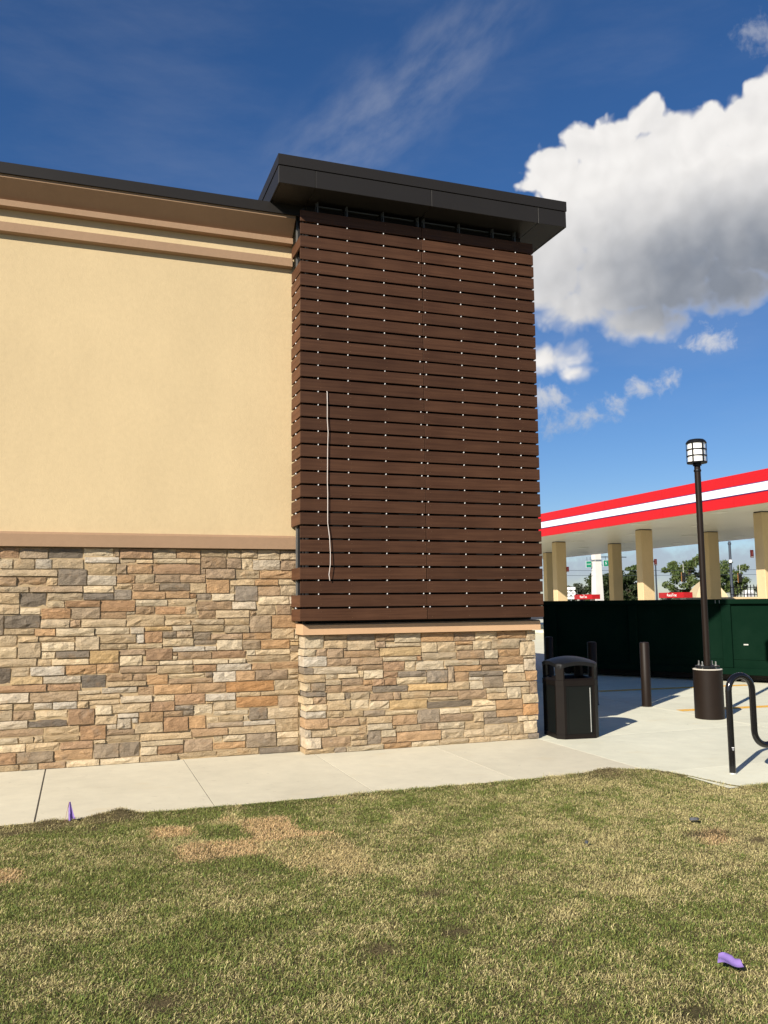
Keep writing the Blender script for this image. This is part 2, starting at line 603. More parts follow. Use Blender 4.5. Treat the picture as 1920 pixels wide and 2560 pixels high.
M_WALK = concrete('sidewalk_concrete', (0.595, 0.555, 0.425))
M_PLAZA = concrete('plaza_concrete', (0.665, 0.655, 0.515))
M_JOINT = varied('joint_filler', (0.05, 0.043, 0.033), 0.95)
M_ASPHALT = varied('asphalt', (0.055, 0.055, 0.058), 0.9, 0, 0.2, 0.2, 2.0, 0.3, 150, 0.004)
M_YELLOW, T, b = material('yellow_paint', (0.75, 0.42, 0.05), 0.7)
pos = worldpos(T)
T.l.new(T.mix(T.mapr(T.noise(pos, 14.0, 5.0, 0.7), 0.52, 0.66, 0.0, 0.7), (0.74, 0.40, 0.045, 1), (0.55, 0.48, 0.36, 1)), b.inputs['Base Color'])

# ------------------------------------------------------------------ ground and pavements
MB().box(-2500, 2500, -2500, 2500, -0.40, -0.16).build('ground', varied('far_ground', (0.10, 0.10, 0.055), 0.95, 0, 0.1, 0.3, 0.05)).update_tag()
tag(bpy.data.objects['ground'], kind='structure')

fore = MB()
for a in ((12.6, 62.0, -30.0, 62.0), (3.0, 12.6, 12.4, 62.0)):
    fore.box(a[0], a[1], a[2], a[3], -0.2, -0.004)
tag(fore.build('forecourt', M_PLAZA), kind='structure')
rd = MB().box(62.0, 90.0, -200, 260, -0.2, -0.03).box(-40, 62.0, 62.0, 84.0, -0.2, -0.032)
tag(rd.build('road', M_ASPHALT), kind='structure')


def slabs(name, rects, mat, gap=0.010):
    x0 = min(r[0] for r in rects); x1 = max(r[1] for r in rects)
    y0 = min(r[2] for r in rects); y1 = max(r[3] for r in rects)
    base = MB()
    for r in rects:
        base.box(r[0], r[1], r[2], r[3], -0.15, -0.0022)
    bo = tag(base.build(name, M_JOINT), kind='structure')
    for r in rects:
        g = gap/2
        gl = 0.0065 if abs(r[0]+2.552) < 0.01 else g          # one wide expansion joint
        gr_ = 0.0065 if abs(r[1]+2.552) < 0.01 else g
        MB().cbox(r[0]+gl, r[1]-gr_, r[2]+g, r[3]-g, -0.06, 0.0 + rng.uniform(-0.0005, 0.0005), 0.0012).build('slab', mat, bo)
    return bo


walk = []
xs = [-11.0, -9.4, -8.0, -6.65, -5.3, -3.93, -2.552, -1.180, 0.205, 1.60, 2.98]
for i in range(len(xs)-1):
    walk.append((xs[i], xs[i+1], -1.86, 0.60, 0))
slabs('sidewalk', walk, M_WALK, 0.0055)
plaza = []
px = [2.98, 6.13, 9.28, 12.6]
py = [-2.06, 0.05, 3.15, 6.25, 9.35, 12.4]
for i in range(3):
    for j in range(5):
        plaza.append((px[i], px[i+1], py[j], py[j+1], 0))
plaza.append((3.14, 6.13, -2.88, -2.06, 0))
plaza.append((6.13, 9.28, -2.88, -2.06, 0))
plaza.append((9.28, 12.6, -2.88, -2.06, 0))
slabs('plaza', plaza, M_PLAZA, 0.0075)


def stripe(pts, w):
    (x0, y0), (x1, y1) = pts
    d = Vector((x1-x0, y1-y0, 0)).normalized()
    n = Vector((-d.y, d.x, 0))*w/2
    m = MB()
    q = [(x0+n.x, y0+n.y), (x0-n.x, y0-n.y), (x1-n.x, y1-n.y), (x1+n.x, y1+n.y)]
    m.prism(q, 0.0035, 0.0065)
    return tag(m.build('painted_line', M_YELLOW), kind='structure')


stripe(((6.22, 1.63), (12.3, 1.10)), 0.17)
stripe(((6.70, 4.48), (9.9, 4.26)), 0.17)

# ------------------------------------------------------------------ store building
B = tag(empty('store_building', (0, 0, 0)), 'cream stucco and ledgestone store building with a brown slatted corner tower', 'building')
ZB, PITCHB, BH = 1.458, 0.152, 0.1295
NB = 31


def P(m, name, mat, parent=B, smooth=None):
    o = m.build(name, mat, parent, smooth)
    return o


bpy.context.view_layer.update()
XL = -11.0
# walls
wall = P(MB().box(XL, 0.06, 0.45, 0.75, 2.26, 6.20), 'wall', M_STUCCO)
P(MB().box(2.70, 2.95, 0.75, 15.0, 0.0, 6.2), 'side_wall', M_STUCCO)
P(MB().box(XL, XL+0.25, 0.75, 15.0, 0.0, 6.2), 'side_wall', M_STUCCO)
P(MB().box(XL, 2.95, 15.0, 15.25, 0.0, 6.2), 'rear_wall', M_STUCCO)
P(MB().box(XL+0.25, 2.70, 0.75, 15.0, 5.9, 6.05), 'roof', M_ROOF)
# trims on the main wall
P(MB().extrude_x([(0.36, 2.266), (0.36, 2.395), (0.45, 2.425), (0.45, 2.266)], XL, 0.045), 'band', M_TAN)
P(MB().extrude_x([(0.38, 5.616), (0.38, 5.715), (0.45, 5.735), (0.45, 5.602)], XL, 0.0), 'upper_band', M_TAN)
P(MB().extrude_x([(0.36, 5.887), (0.36, 5.953), (0.45, 5.97), (0.45, 5.880)], XL, 0.0), 'cornice_bead', M_TAN)
P(MB().extrude_x([(0.225, 6.172), (0.45, 6.172), (0.45, 5.958), (0.412, 5.958), (0.226, 6.136)][::-1], XL, 0.0), 'cornice_cove', M_TAN)
cop = MB()
cop.extrude_x([(0.20, 6.168), (0.20, 6.288), (0.78, 6.300), (0.78, 6.20), (0.235, 6.20), (0.235, 6.168)], XL, 0.12)
P(cop, 'coping', M_DARK)

# ---- ledgestone
STONE_COL = {'c': (0.56, 0.455, 0.30), 't': (0.425, 0.325, 0.20), 'b': (0.30, 0.205, 0.125), 'o': (0.385, 0.235, 0.120), 'r': (0.32, 0.185, 0.098),
             'g': (0.215, 0.18, 0.14), 'd': (0.105, 0.098, 0.088), 'k': (0.062, 0.058, 0.055), 'p': (0.50, 0.435, 0.335), 'w': (0.29, 0.22, 0.148),
             'y': (0.50, 0.345, 0.165), 'O': (0.43, 0.215, 0.080)}
STONE_COL = {q_: tuple(0.74*a_ + 0.26*m_ for a_, m_ in zip(c_, (0.365, 0.272, 0.172))) for q_, c_ in STONE_COL.items()}


def stone(w, h, depth, col, r):
    """rough-faced block: local x along the wall, z up, face towards -y"""
    nx = 1 + min(4, max(1, int(round(w/0.075))))
    nz = 3 if h > 0.085 else 2
    g = 0.0028
    m = MB()
    vs = []
    amp = 0.0045 if h < 0.06 else 0.009
    tilt = r.uniform(-0.008, 0.008)
    for j in range(nz+1):
        for i in range(nx+1):
            u, v = i/nx, j/nz
            edge = i in (0, nx) or j in (0, nz)
            x = g + (w-2*g)*u
            z = g + (h-2*g)*v
            if edge:
                y = r.uniform(0.003, 0.011)
                if i == 0: x += r.uniform(0, 0.006)
                elif i == nx: x -= r.uniform(0, 0.006)
                else: x += r.uniform(-.008, .008)
                if j == 0: z += r.uniform(0, 0.005)
                elif j == nz: z -= r.uniform(0, 0.005)
                else: z += r.uniform(-.005, .005)
            else:
                y = r.uniform(-amp, amp)
                x += r.uniform(-.25, .25)*w/nx
                z += r.uniform(-.2, .2)*h/nz
            vs.append((x, y + tilt*(v-0.5)*2, z))
    fs = []
    N = nx+1
    for j in range(nz):
        for i in range(nx):
            a = j*N+i
            if r.random() < 0.5:
                fs += [(a, a+1, a+N+1), (a, a+N+1, a+N)]
            else:
                fs += [(a, a+1, a+N), (a+1, a+N+1, a+N)]
    loop = [i for i in range(N)] + [j*N+nx for j in range(1, nz+1)] + [nz*N+i for i in range(nx-1, -1, -1)] + [j*N for j in range(nz-1, 0, -1)]
    base = len(vs)
    for q in loop:
        vs.append((vs[q][0], depth, vs[q][2]))
    L = len(loop)
    for q in range(L):
        q2 = (q+1) % L
        fs.append((loop[q], base+q, base+q2, loop[q2]))
    m.add(vs, fs)
    hue = r.uniform(-0.06, 0.06)
    kk = r.uniform(0.84, 1.14)
    cc = (col[0]*kk*(1+hue*0.6), col[1]*kk, col[2]*kk*(1-hue), 1.0)
    m.c = [cc]*len(vs)
    return m


MAIN_STONES = """-3050,0,-2803,68,t -2801,0,-2626,67,t -2624,0,-2361,68,o -2360,0,-2032,69,c -2030,0,-1632,65,c -1632,0,-1240,70,t -1240,0,-828,71,t -828,2,-362,79,t -362,1,84,72,d -3054,69,-2832,186,r -2830,68,-2481,184,w -2480,70,-2101,183,o -2099,70,-1841,221,g -1841,66,-1632,223,g -1631,72,-1452,162,c -1450,71,-1180,162,r -1178,73,-866,217,b -167,74,84,159,t -866,80,-510,157,o -507,79,-169,230,w -1631,163,-1181,219,c -866,159,-761,227,c -758,158,-508,228,c -168,159,84,230,c -2426,183,-2099,262,r -3057,186,-2749,267,c -2747,185,-2429,267,t -2097,222,-1977,264,c -1975,223,-1633,296,t -1631,219,-1095,301,t -1093,230,-708,315,o -705,231,-177,315,t -176,231,84,374,t -2235,265,-1976,413,r -3060,269,-2820,335,c -2819,268,-2677,338,t -2676,268,-2585,338,t -2584,268,-2236,324,t -1973,297,-1691,356,b -1691,301,-1398,411,t -1396,302,-1133,457,r -1132,316,-947,459,o -936,315,-539,372,w -538,316,-176,374,p -2580,326,-2238,422,t -3059,338,-2581,414,b -1974,357,-1871,413,p -1869,358,-1725,469,p -944,372,-808,435,c -806,373,-539,434,t -273,375,82,498,t -537,375,-480,435,c -479,377,-274,511,g -3059,414,-2736,500,p -2091,413,-1869,514,t -1722,413,-1653,470,p -1650,414,-1396,522,o -2734,422,-2358,499,k -2356,425,-2093,589,r -872,435,-481,496,c -1394,459,-1192,519,b -1191,459,-1083,519,g -1082,459,-873,574,c -1867,470,-1650,519,p -3059,501,-2880,613,t -2878,500,-2679,598,b -2677,501,-2358,587,c -871,498,-623,600,t -149,498,84,631,w -2093,515,-1923,616,c -620,513,-150,633,O -1921,522,-1536,617,t -1534,522,-1280,624,r -1279,520,-1082,574,g -1280,575,-956,692,r -954,576,-873,600,y -2506,589,-2269,668,p -2269,591,-2155,668,t -2877,598,-2688,668,t -2688,598,-2507,667,p -954,602,-625,683,p -3059,613,-2880,673,c -2153,618,-1846,671,t -1843,624,-1513,698,p -1511,624,-1281,691,c -624,633,-350,684,t -348,633,83,683,t -3059,673,-2731,779,p -2728,668,-2265,775,w -2262,672,-1844,729,t -1499,693,-1104,801,o -1104,693,-733,800,o -732,686,-196,803,O -194,685,83,802,t -1668,699,-1499,795,b -2264,731,-2035,778,c -2033,730,-1671,795,p -3060,779,-2568,855,r -2566,778,-2238,854,r -2236,795,-1988,933,d -1988,797,-1579,851,t -1576,801,-1351,911,o -1350,802,-880,860,b -878,803,-624,918,p -622,805,-410,917,o -39,804,84,852,t -408,805,-40,919,b -1986,854,-1719,934,b -1718,852,-1578,935,b -39,852,84,918,t -3058,856,-2910,1032,k -2909,856,-2606,936,y -2604,855,-2236,933,p -1349,863,-964,912,c -963,861,-879,918,g -1474,912,-1091,1006,t -1090,921,-839,999,r -837,919,-454,1001,p -454,919,-235,1003,o -234,920,84,1003,o -2909,938,-2734,1034,t -2732,938,-2394,1034,p -2392,935,-2086,1039,o -2085,935,-1859,1042,o -1857,935,-1475,1007,b -1091,1001,-710,1057,c -708,1002,-516,1056,c -514,1004,-12,1079,t -1858,1009,-1624,1122,c -1623,1007,-1447,1057,t -1447,1007,-1094,1055,c -12,1005,84,1104,t -3059,1035,-2670,1121,t -2667,1035,-2527,1106,t -2526,1039,-2160,1108,c -2159,1044,-1865,1183,y -1593,1057,-1312,1187,r -1311,1056,-1260,1104,c -1258,1058,-893,1143,b -892,1058,-514,1143,r -511,1080,-407,1144,c -407,1080,-12,1144,c -1311,1104,-1260,1140,b -12,1104,84,1176,w -2632,1109,-2494,1183,c -2493,1110,-2159,1183,d -3057,1124,-2860,1243,c -2857,1123,-2633,1281,t -1862,1124,-1595,1185,b -1311,1143,-966,1200,p -838,1144,-555,1261,c -350,1144,-16,1251,o -963,1145,-838,1200,p -553,1147,-350,1251,w -2631,1185,-2306,1281,c -2061,1185,-1783,1248,t -15,1176,84,1224,y -2304,1186,-2062,1331,t -1781,1189,-1421,1243,c -1419,1202,-1089,1290,c -1088,1203,-841,1263,g -15,1224,84,1248,t -3058,1244,-2863,1360,t -1692,1244,-1610,1344,p -1608,1245,-1419,1370,r -2060,1250,-1692,1343,t -555,1254,-230,1331,o -229,1253,33,1376,t 36,1248,84,1296,c -1089,1265,-902,1351,g -901,1264,-556,1330,b -2861,1282,-2660,1342,t -2657,1281,-2305,1331,t -1419,1293,-1275,1368,g -1275,1292,-1101,1367,w 36,1296,84,1374,t -2496,1333,-2114,1422,c -758,1332,-479,1416,t -478,1331,-229,1524,w -2703,1342,-2497,1421,o -2114,1344,-1759,1421,c -1758,1346,-1608,1420,p -1100,1351,-759,1428,t -3058,1361,-2992,1568,w -2992,1362,-2703,1427,t -1606,1371,-1319,1422,y -1318,1368,-1102,1427,c -226,1377,85,1527,o -2647,1422,-2361,1517,t -2360,1424,-2254,1510,b -2252,1423,-1799,1509,t -1799,1422,-1400,1544,t -759,1417,-480,1497,t -2991,1427,-2649,1563,d -1399,1429,-1122,1491,c -1120,1430,-760,1492,t -1397,1493,-1043,1544,t -1043,1492,-854,1588,b -853,1497,-478,1588,t -2352,1512,-2063,1633,w -2062,1510,-1800,1584,o -2644,1517,-2354,1629,r -468,1524,-408,1572,b -402,1527,-178,1638,t -175,1527,-4,1638,b -3,1527,84,1596,t -1502,1544,-1178,1636,r -1800,1545,-1707,1584,t -1706,1545,-1504,1637,b -1175,1546,-1065,1637,t -3060,1570,-2850,1676,t -2849,1565,-2645,1640,c -2062,1584,-1709,1707,r -1064,1589,-675,1688,b -674,1590,-404,1681,p -3,1596,84,1644,t -2596,1630,-2416,1706,c -2414,1634,-2063,1707,r -2849,1640,-2596,1789,d -1708,1638,-1371,1711,c -1368,1638,-1065,1717,t -384,1639,-27,1737,c -24,1644,84,1737,p -3058,1676,-2850,1791,t -644,1682,-384,1854,g -1065,1690,-902,1772,g -899,1689,-647,1770,c -2594,1707,-2242,1788,t -2242,1709,-1929,1782,d -1929,1708,-1748,1821,g -1745,1711,-1398,1800,o -1396,1719,-1138,1800,o -1137,1719,-1065,1773,r -384,1738,-128,1853,b -128,1737,84,1860,t -1135,1774,-960,1888,t -960,1772,-702,1930,o -699,1773,-645,1854,t -2239,1783,-1931,1860,c -3058,1791,-2766,1856,t -2764,1791,-2241,1860,w -1743,1802,-1461,1882,b -1461,1802,-1136,1886,g -1906,1823,-1744,1885,t -3058,1856,-2885,1953,b -2884,1862,-2598,1953,b -2597,1861,-2494,1953,t -2494,1861,-2204,2037,g -2203,1860,-1907,1973,p -699,1856,-419,1930,t -417,1855,-154,1929,o -152,1862,84,1929,c -1716,1885,-1512,1981,t -1907,1885,-1717,1981,o -1511,1888,-1242,1982,b -1242,1888,-969,1982,b -968,1932,-639,2045,b -638,1932,-367,2028,t -366,1932,32,2024,o 33,1932,84,1992,r -3058,1955,-2494,2032,t -2203,1973,-1913,2099,t -1910,1983,-1804,2091,w -1803,1984,-1538,2092,o -1535,1984,-1023,2096,r -1020,1983,-969,2046,b 33,1992,84,2022,t -130,2025,82,2144,b -2926,2033,-2719,2141,t -2719,2033,-2553,2140,p -572,2029,-448,2161,c -448,2029,-133,2149,p -3058,2035,-2928,2139,c -2552,2037,-2241,2145,t -1023,2046,-744,2174,b -742,2046,-572,2163,b -1880,2093,-1711,2146,t -2240,2100,-1882,2167,p -1711,2097,-1530,2147,c -1529,2097,-1174,2153,c -1173,2096,-1024,2152,t -3058,2141,-2873,2259,r -2873,2142,-2591,2258,w -2591,2146,-2250,2259,d -1882,2148,-1537,2257,r -1536,2154,-1288,2258,t -1286,2155,-1025,2257,o -392,2149,-134,2260,c -132,2147,82,2259,t -732,2164,-580,2257,t -579,2164,-392,2259,t -2247,2168,-1939,2259,c -1938,2169,-1883,2258,w -1022,2175,-734,2257,t"""
TOWER_STONES = """91,0,426,60,t 427,1,569,61,g 572,0,1009,61,c 1009,0,1348,67,o 1349,3,1700,65,c 1701,2,2070,65,t 2072,1,2344,69,t 2347,3,2635,63,t 2637,1,2851,60,t 2852,2,2990,67,g 90,62,281,180,p 283,62,619,178,b 620,63,814,125,t 815,64,982,219,g 2593,63,2796,198,t 982,67,1167,136,b 1167,68,1714,183,o 1716,67,2010,182,t 2012,69,2270,162,t 2271,69,2592,199,t 2797,69,2989,218,c 620,125,815,187,t 982,137,1159,218,c 2018,162,2271,240,t 90,182,167,270,p 168,180,456,268,t 1160,184,1466,258,t 1675,183,2015,263,c 457,189,809,290,t 1467,186,1672,265,b 2272,200,2720,279,g 810,219,1119,290,c 1122,219,1158,258,t 2722,218,2858,281,c 2859,221,2989,280,c 2133,243,2267,357,t 1120,258,1424,371,o 1424,265,1703,422,g 1706,263,2131,349,b 91,271,359,383,o 2269,280,2435,355,g 2437,281,2794,366,o 2795,283,2988,422,O 360,290,717,379,b 717,293,802,373,t 803,291,1118,373,t 1706,351,1969,421,c 1970,358,2432,422,c 774,375,1029,445,g 1029,373,1424,429,c 2432,367,2794,488,o 91,384,336,462,p 338,384,535,460,t 536,379,773,458,t 1548,424,2123,506,d 2126,423,2431,491,c 2797,425,2990,538,c 1085,429,1548,545,y 844,446,1085,545,c 90,463,347,539,c 348,461,619,576,t 622,461,841,567,c 2315,491,2580,565,t 2582,488,2776,629,c 1549,509,1943,551,t 1943,506,2313,618,b 90,541,192,620,c 194,540,339,622,b 2778,538,2889,628,t 2891,541,2990,688,b 849,545,1136,632,b 1138,547,1222,633,b 1223,551,1585,633,t 1586,553,1941,618,b 619,569,848,654,t 2314,566,2579,628,c 342,577,553,653,c 556,577,619,653,g 90,622,335,677,g 1807,620,2089,717,t 2091,619,2274,721,c 881,633,1309,708,g 1311,634,1807,713,y 2275,631,2534,768,g 2537,630,2891,687,t 335,655,515,739,b 518,655,880,724,b 90,679,164,773,c 165,678,329,773,w 2534,689,2839,795,t 2842,689,2990,813,o 882,710,1029,789,r 1029,710,1172,795,r 1173,713,1545,796,c 1547,719,1813,863,g 1814,719,1891,901,w 1892,717,2087,829,o 2089,722,2274,767,p 516,727,773,807,b 774,726,879,789,o 329,741,514,800,t 90,775,329,864,t 2089,769,2533,831,g 775,792,1013,892,c 332,801,469,863,c 1015,797,1191,865,r 1192,796,1546,864,g 2535,798,2589,831,c 2589,795,2819,893,c 471,810,725,862,c 726,810,774,891,c 2820,814,2988,959,p 1893,831,2255,902,o 2256,832,2588,891,b 191,865,697,945,p 1412,865,1768,974,c 1770,864,1812,900,t 90,867,190,946,g 1015,867,1275,978,r 1277,867,1410,978,c 698,893,1013,950,b 2475,893,2817,990,o 1770,903,2223,974,c 2224,903,2472,969,b 90,948,348,1064,p 349,947,622,1036,b 622,951,1011,1033,b 2817,960,2988,993,c 1426,975,1486,1035,r 2293,972,2473,1078,c 1013,980,1426,1033,c 1488,977,1933,1067,t 1933,976,2292,1079,b 2474,992,2769,1080,o 2772,993,2989,1167,c 352,1038,540,1144,b 543,1036,971,1116,o 972,1036,1484,1139,y 220,1064,349,1145,b 90,1066,219,1147,c 1485,1069,1683,1187,c 1685,1069,1920,1189,t 1922,1082,2143,1141,t 2145,1081,2384,1190,c 2387,1081,2771,1204,t 543,1116,582,1143,w 583,1117,918,1227,t 918,1116,966,1140,c 920,1140,1041,1212,b 1042,1142,1484,1186,c 1922,1144,2145,1189,o 92,1149,313,1298,c 315,1145,583,1238,t 2772,1170,2862,1203,g 2863,1170,2988,1299,c 1149,1188,1482,1298,c 1484,1189,1900,1299,o 1903,1190,2175,1298,b 2469,1205,2861,1299,o 918,1212,1148,1299,b 2178,1205,2466,1297,c 584,1229,917,1299,g 315,1241,583,1300,t"""

stone_backing = P(MB().box(XL, 0.10, 0.4345, 0.75, -0.04, 2.258), 'stone_wall', M_MORTAR)
tower_backing = P(MB().box(0.13, 2.955, 0.1865, 0.70, -0.04, 1.300), 'tower_stone_base', M_MORTAR)


def parse(s):
    return [(int(a)/1000, int(b_)/1000, int(c_)/1000, int(d)/1000, e) for a, b_, c_, d, e in (q.split(',') for q in s.split())]


def local(o, par):
    o.parent = par
    o.matrix_parent_inverse = Matrix.Identity(4)


sr = random.Random(5)
work = []
for (x0, z0, x1, z1, k_) in parse(MAIN_STONES):
    vis = x1 > -3.05
    work.append((stone_backing, x0, z0, x1, z1, k_, 0.42 - sr.uniform(-0.002, 0.016), 0.05, vis))
# the wall goes on past the left of the photograph
row = 0.0
while row < 2.25:
    hgt = sr.choice([0.055, 0.07, 0.09, 0.12])
    hgt = min(hgt, 2.256-row)
    if hgt > 0.02:
        x_ = -3.06
        while x_ > -7.6:
            w_ = sr.uniform(0.16, 0.46)
            work.append((stone_backing, x_-w_, row, x_, row+hgt, sr.choice('ttttccbborwpgyd'), 0.42 - sr.uniform(-0.002, 0.016), 0.05, False))
            x_ -= w_
    row += max(hgt, 0.03)
for (x0, z0, x1, z1, k_) in parse(TOWER_STONES):
    yf = 0.17 - sr.uniform(-0.002, 0.015)
    dp = 0.065
    if x0 < 0.115:
        dp = 0.26                       # corner stone turns the corner
        x0 -= sr.uniform(-0.012, 0.018)
    if x1 > 2.96:
        dp = 0.40
        x1 += sr.uniform(-0.012, 0.018)
    work.append((tower_backing, x0, z0, x1, z1, k_, yf, dp, True))
# the returns of the tower base
for xa, sgn in ((2.99, 1),):
    row = 0.0
    while row < 1.28:
        hgt = min(sr.choice([0.055, 0.08, 0.11]), 1.298-row)
        y_ = 0.50
        while y_ < 1.2:
            w_ = sr.uniform(0.15, 0.35)
            work.append(('side', y_, row, y_+w_, row+hgt, sr.choice('ttccborwp'), xa, 0.05, False))
            y_ += w_
        row += max(hgt, 0.03)
order = sorted([w for w in work if w[8]], key=lambda w: -(w[3]-w[1])*(w[4]-w[2]))
single = set(id(w) for w in order[:300])
rest = {}
for w in work:
    par, x0, z0, x1, z1, k_, yf, dp, vis = w
    m = stone(x1-x0, z1-z0, dp, STONE_COL[k_], sr)
    if id(w) in single:
        o = m.build('stone', M_STONE, par)
        o.location = (x0, yf, z0)
    else:
        key = 'side' if par == 'side' else par.name
        tgt = rest.setdefault(key, MB())
        if tgt.c is None:
            tgt.c = []
        if par == 'side':
            tgt.add([(yf - y + 0.0, x0 + x, z0 + z) for x, y, z in m.v], m.f)
        else:
            tgt.add([(x0+x, yf+y, z0+z) for x, y, z in m.v], m.f)
        tgt.c += m.c
for key, m in rest.items():
    par = tower_backing if key in ('side', tower_backing.name) else stone_backing
    o = m.build('stone_chinking', M_STONE, par)
    o['kind'] = 'stuff'

# ledge over the tower base
P(MB().extrude_x([(0.10, 1.303), (0.10, 1.408), (0.13, 1.424), (0.60, 1.430), (0.60, 1.303)], 0.055, 3.025), 'ledge', M_LEDGE)

# ---- slatted tower
core = P(MB().box(0.115, 2.93, 0.16, 0.85, 1.432, 6.28), 'tower_core', M_MEMBRANE)
P(MB().box(2.70, 2.93, 0.85, 3.2, 1.432, 6.28), 'tower_side', M_MEMBRANE)
CLIPX = [0.21, 0.565, 1.015, 1.46, 1.537, 2.005, 2.465, 2.773]
RETURN_ROWS = [k_ for k_ in range(NB) if k_ not in (2, 4, 5, 6, 27, 29, 30)]
br = random.Random(21)
mL = MB().cbox(0, 1.496, 0, 0.021, 0, BH, 0.0018).mesh('slat', M_BOARD)
mR = MB().cbox(0, 1.516, 0, 0.021, 0, BH, 0.0018).mesh('slat', M_BOARD)
for k_ in range(NB):
    z0 = ZB + k_*PITCHB
    for me, x0 in ((mL, 0.0), (mR, 1.502)):
        o = bpy.data.objects.new('slat', me)
        COL.objects.link(o)
        local(o, core)
        o.location = (x0 + br.uniform(-0.002, 0.002), br.uniform(-0.0015, 0.0015), z0 + br.uniform(-0.0015, 0.0015))
        o.rotation_euler = (br.uniform(-0.006, 0.006), br.uniform(-0.0006, 0.0006), 0)
sidem = {}
for k_ in RETURN_ROWS:
    ln = (0.385 if k_ < 7 else 0.395) + br.choice([0, 0, 0.006, 0.012, 0.022])
    if ln not in sidem:
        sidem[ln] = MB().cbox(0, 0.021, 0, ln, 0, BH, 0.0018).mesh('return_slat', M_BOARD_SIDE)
    o = bpy.data.objects.new('return_slat', sidem[ln])
    COL.objects.link(o)
    local(o, core)
    o.location = (br.uniform(-0.001, 0.001), 0.0235, ZB + k_*PITCHB + br.uniform(-0.002, 0.002))
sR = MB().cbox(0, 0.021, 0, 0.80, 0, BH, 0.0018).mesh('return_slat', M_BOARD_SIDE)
for k_ in range(NB):
    o = bpy.data.objects.new('return_slat', sR)
    COL.objects.link(o)
    local(o, core)
    o.location = (2.997, 0.0235, ZB + k_*PITCHB)
MB().box(2.960, 2.994, 0.0235, 0.60, ZB, ZB+NB*PITCHB-0.02).build('furring', M_MEMBRANE, core)
# furring rails behind the boards and the steel posts at the open corner
for x_ in CLIPX:
    o = MB().box(x_-0.018, x_+0.018, 0.0235, 0.158, ZB+0.0, ZB+NB*PITCHB+0.05).build('furring', M_MEMBRANE, core)
for (x_, y_, r_) in ((0.040, 0.318, 0.006), (0.052, 0.262, 0.012), (0.055, 0.075, 0.014), (0.060, 0.37, 0.03)):
    MB().box(x_-0.014, x_+0.014, y_-r_, y_+r_, 1.432, 6.20).build('corner_post', M_STEEL if r_ < 0.01 else M_MEMBRANE, core)
cl = MB()
for k_ in range(NB-1):
    zc = ZB + k_*PITCHB + BH
    for x_ in CLIPX:
        cl.cbox(x_-0.0052, x_+0.0052, 0.005, 0.0225, zc+0.003, zc+0.0195, 0.002)
for k_ in RETURN_ROWS:
    if k_+1 in RETURN_ROWS:
        zc = ZB + k_*PITCHB + BH
        cl.cbox(0.002, 0.0185, 0.236, 0.250, zc+0.002, zc+0.020, 0.002)
o = cl.build('board_clips', M_CLIP, core)
o['kind'] = 'stuff'
scw = MB()
for k_ in range(NB):
    for x_ in CLIPX:
        for dz in (0.030, 0.098):
            xs_ = x_ + 0.025 + br.uniform(-0.006, 0.006)
            zs_ = ZB + k_*PITCHB + dz
            scw.add([(xs_+0.0035*math.cos(a_*1.0472), -0.0027, zs_+0.0035*math.sin(a_*1.0472)) for a_ in range(6)], [tuple(range(6))])
o = scw.build('screw_heads', varied('screw_metal', (0.22, 0.13, 0.07), 0.5, 0.5), core)
o['kind'] = 'stuff'

# ---- flat cap over the tower
CX0, CX1, CY0, CY1, CZ0, CZM, CZ1 = -0.315, 3.335, -0.29, 3.40, 6.285, 6.490, 6.618
cap = P(MB().box(CX0+0.02, CX1-0.02, CY0+0.02, CY1-0.02, CZ0+0.015, CZ1-0.01), 'tower_cap', M_DARK_IN)
up = MB()
up.box(CX0-0.008, CX1+0.008, CY0-0.008, CY0+0.030, CZM+0.004, CZ1)
up.box(CX0-0.008, CX0+0.030, CY0+0.030, CY1, CZM+0.004, CZ1)
up.box(CX1-0.030, CX1+0.008, CY0+0.030, CY1, CZM+0.004, CZ1)
up.box(CX0+0.03, CX1-0.03, CY0+0.03, CY1, CZ1-0.009, CZ1+0.004)
up.build('top_fascia', M_DARK, cap)
seam = [CX0, 0.104, 1.513, 2.938, CX1]
for i in range(4):
    MB().cbox(seam[i]+(0.003 if i else 0), seam[i+1]-(0.003 if i < 3 else 0), CY0, CY0+0.019, CZ0, CZM-0.004, 0.0022).build('fascia_panel', M_DARK, cap)
ys = [CY0+0.0215, 0.95, 2.2, CY1]
for xa, xb in ((CX0, CX0+0.019), (CX1-0.019, CX1)):
    for i in range(3):
        MB().cbox(xa, xb, ys[i]+0.002, ys[i+1]-0.002, CZ0, CZM-0.004, 0.0022).build('fascia_panel', M_DARK, cap)
sf = [CX0+0.0205, 0.104, 1.513, 2.938, CX1-0.0205]
for i in range(4):
    MB().cbox(sf[i]+0.002, sf[i+1]-0.002, CY0+0.0205, CY1-0.03, CZ0+0.002, CZ0+0.014, 0.0015).build('soffit_panel', M_DARK, cap)
for x_ in CLIPX:
    m = MB()
    m.box(x_-0.006, x_+0.006, 0.005, 0.03, ZB+30*PITCHB+BH-0.05, CZ0-0.012)
    m.box(x_-0.022, x_-0.0062, 0.0245, 0.030, ZB+30*PITCHB+BH+0.02, CZ0-0.02)
    m.build('bracket', M_BRACKET, core)
for a_, b_ in zip(CLIPX[:-1], CLIPX[1:]):
    if b_-a_ > 0.15:
        MB().box(a_+0.02, b_-0.05, 0.030, 0.055, 6.225, 6.237).build('top_rail', M_BRACKET, core)

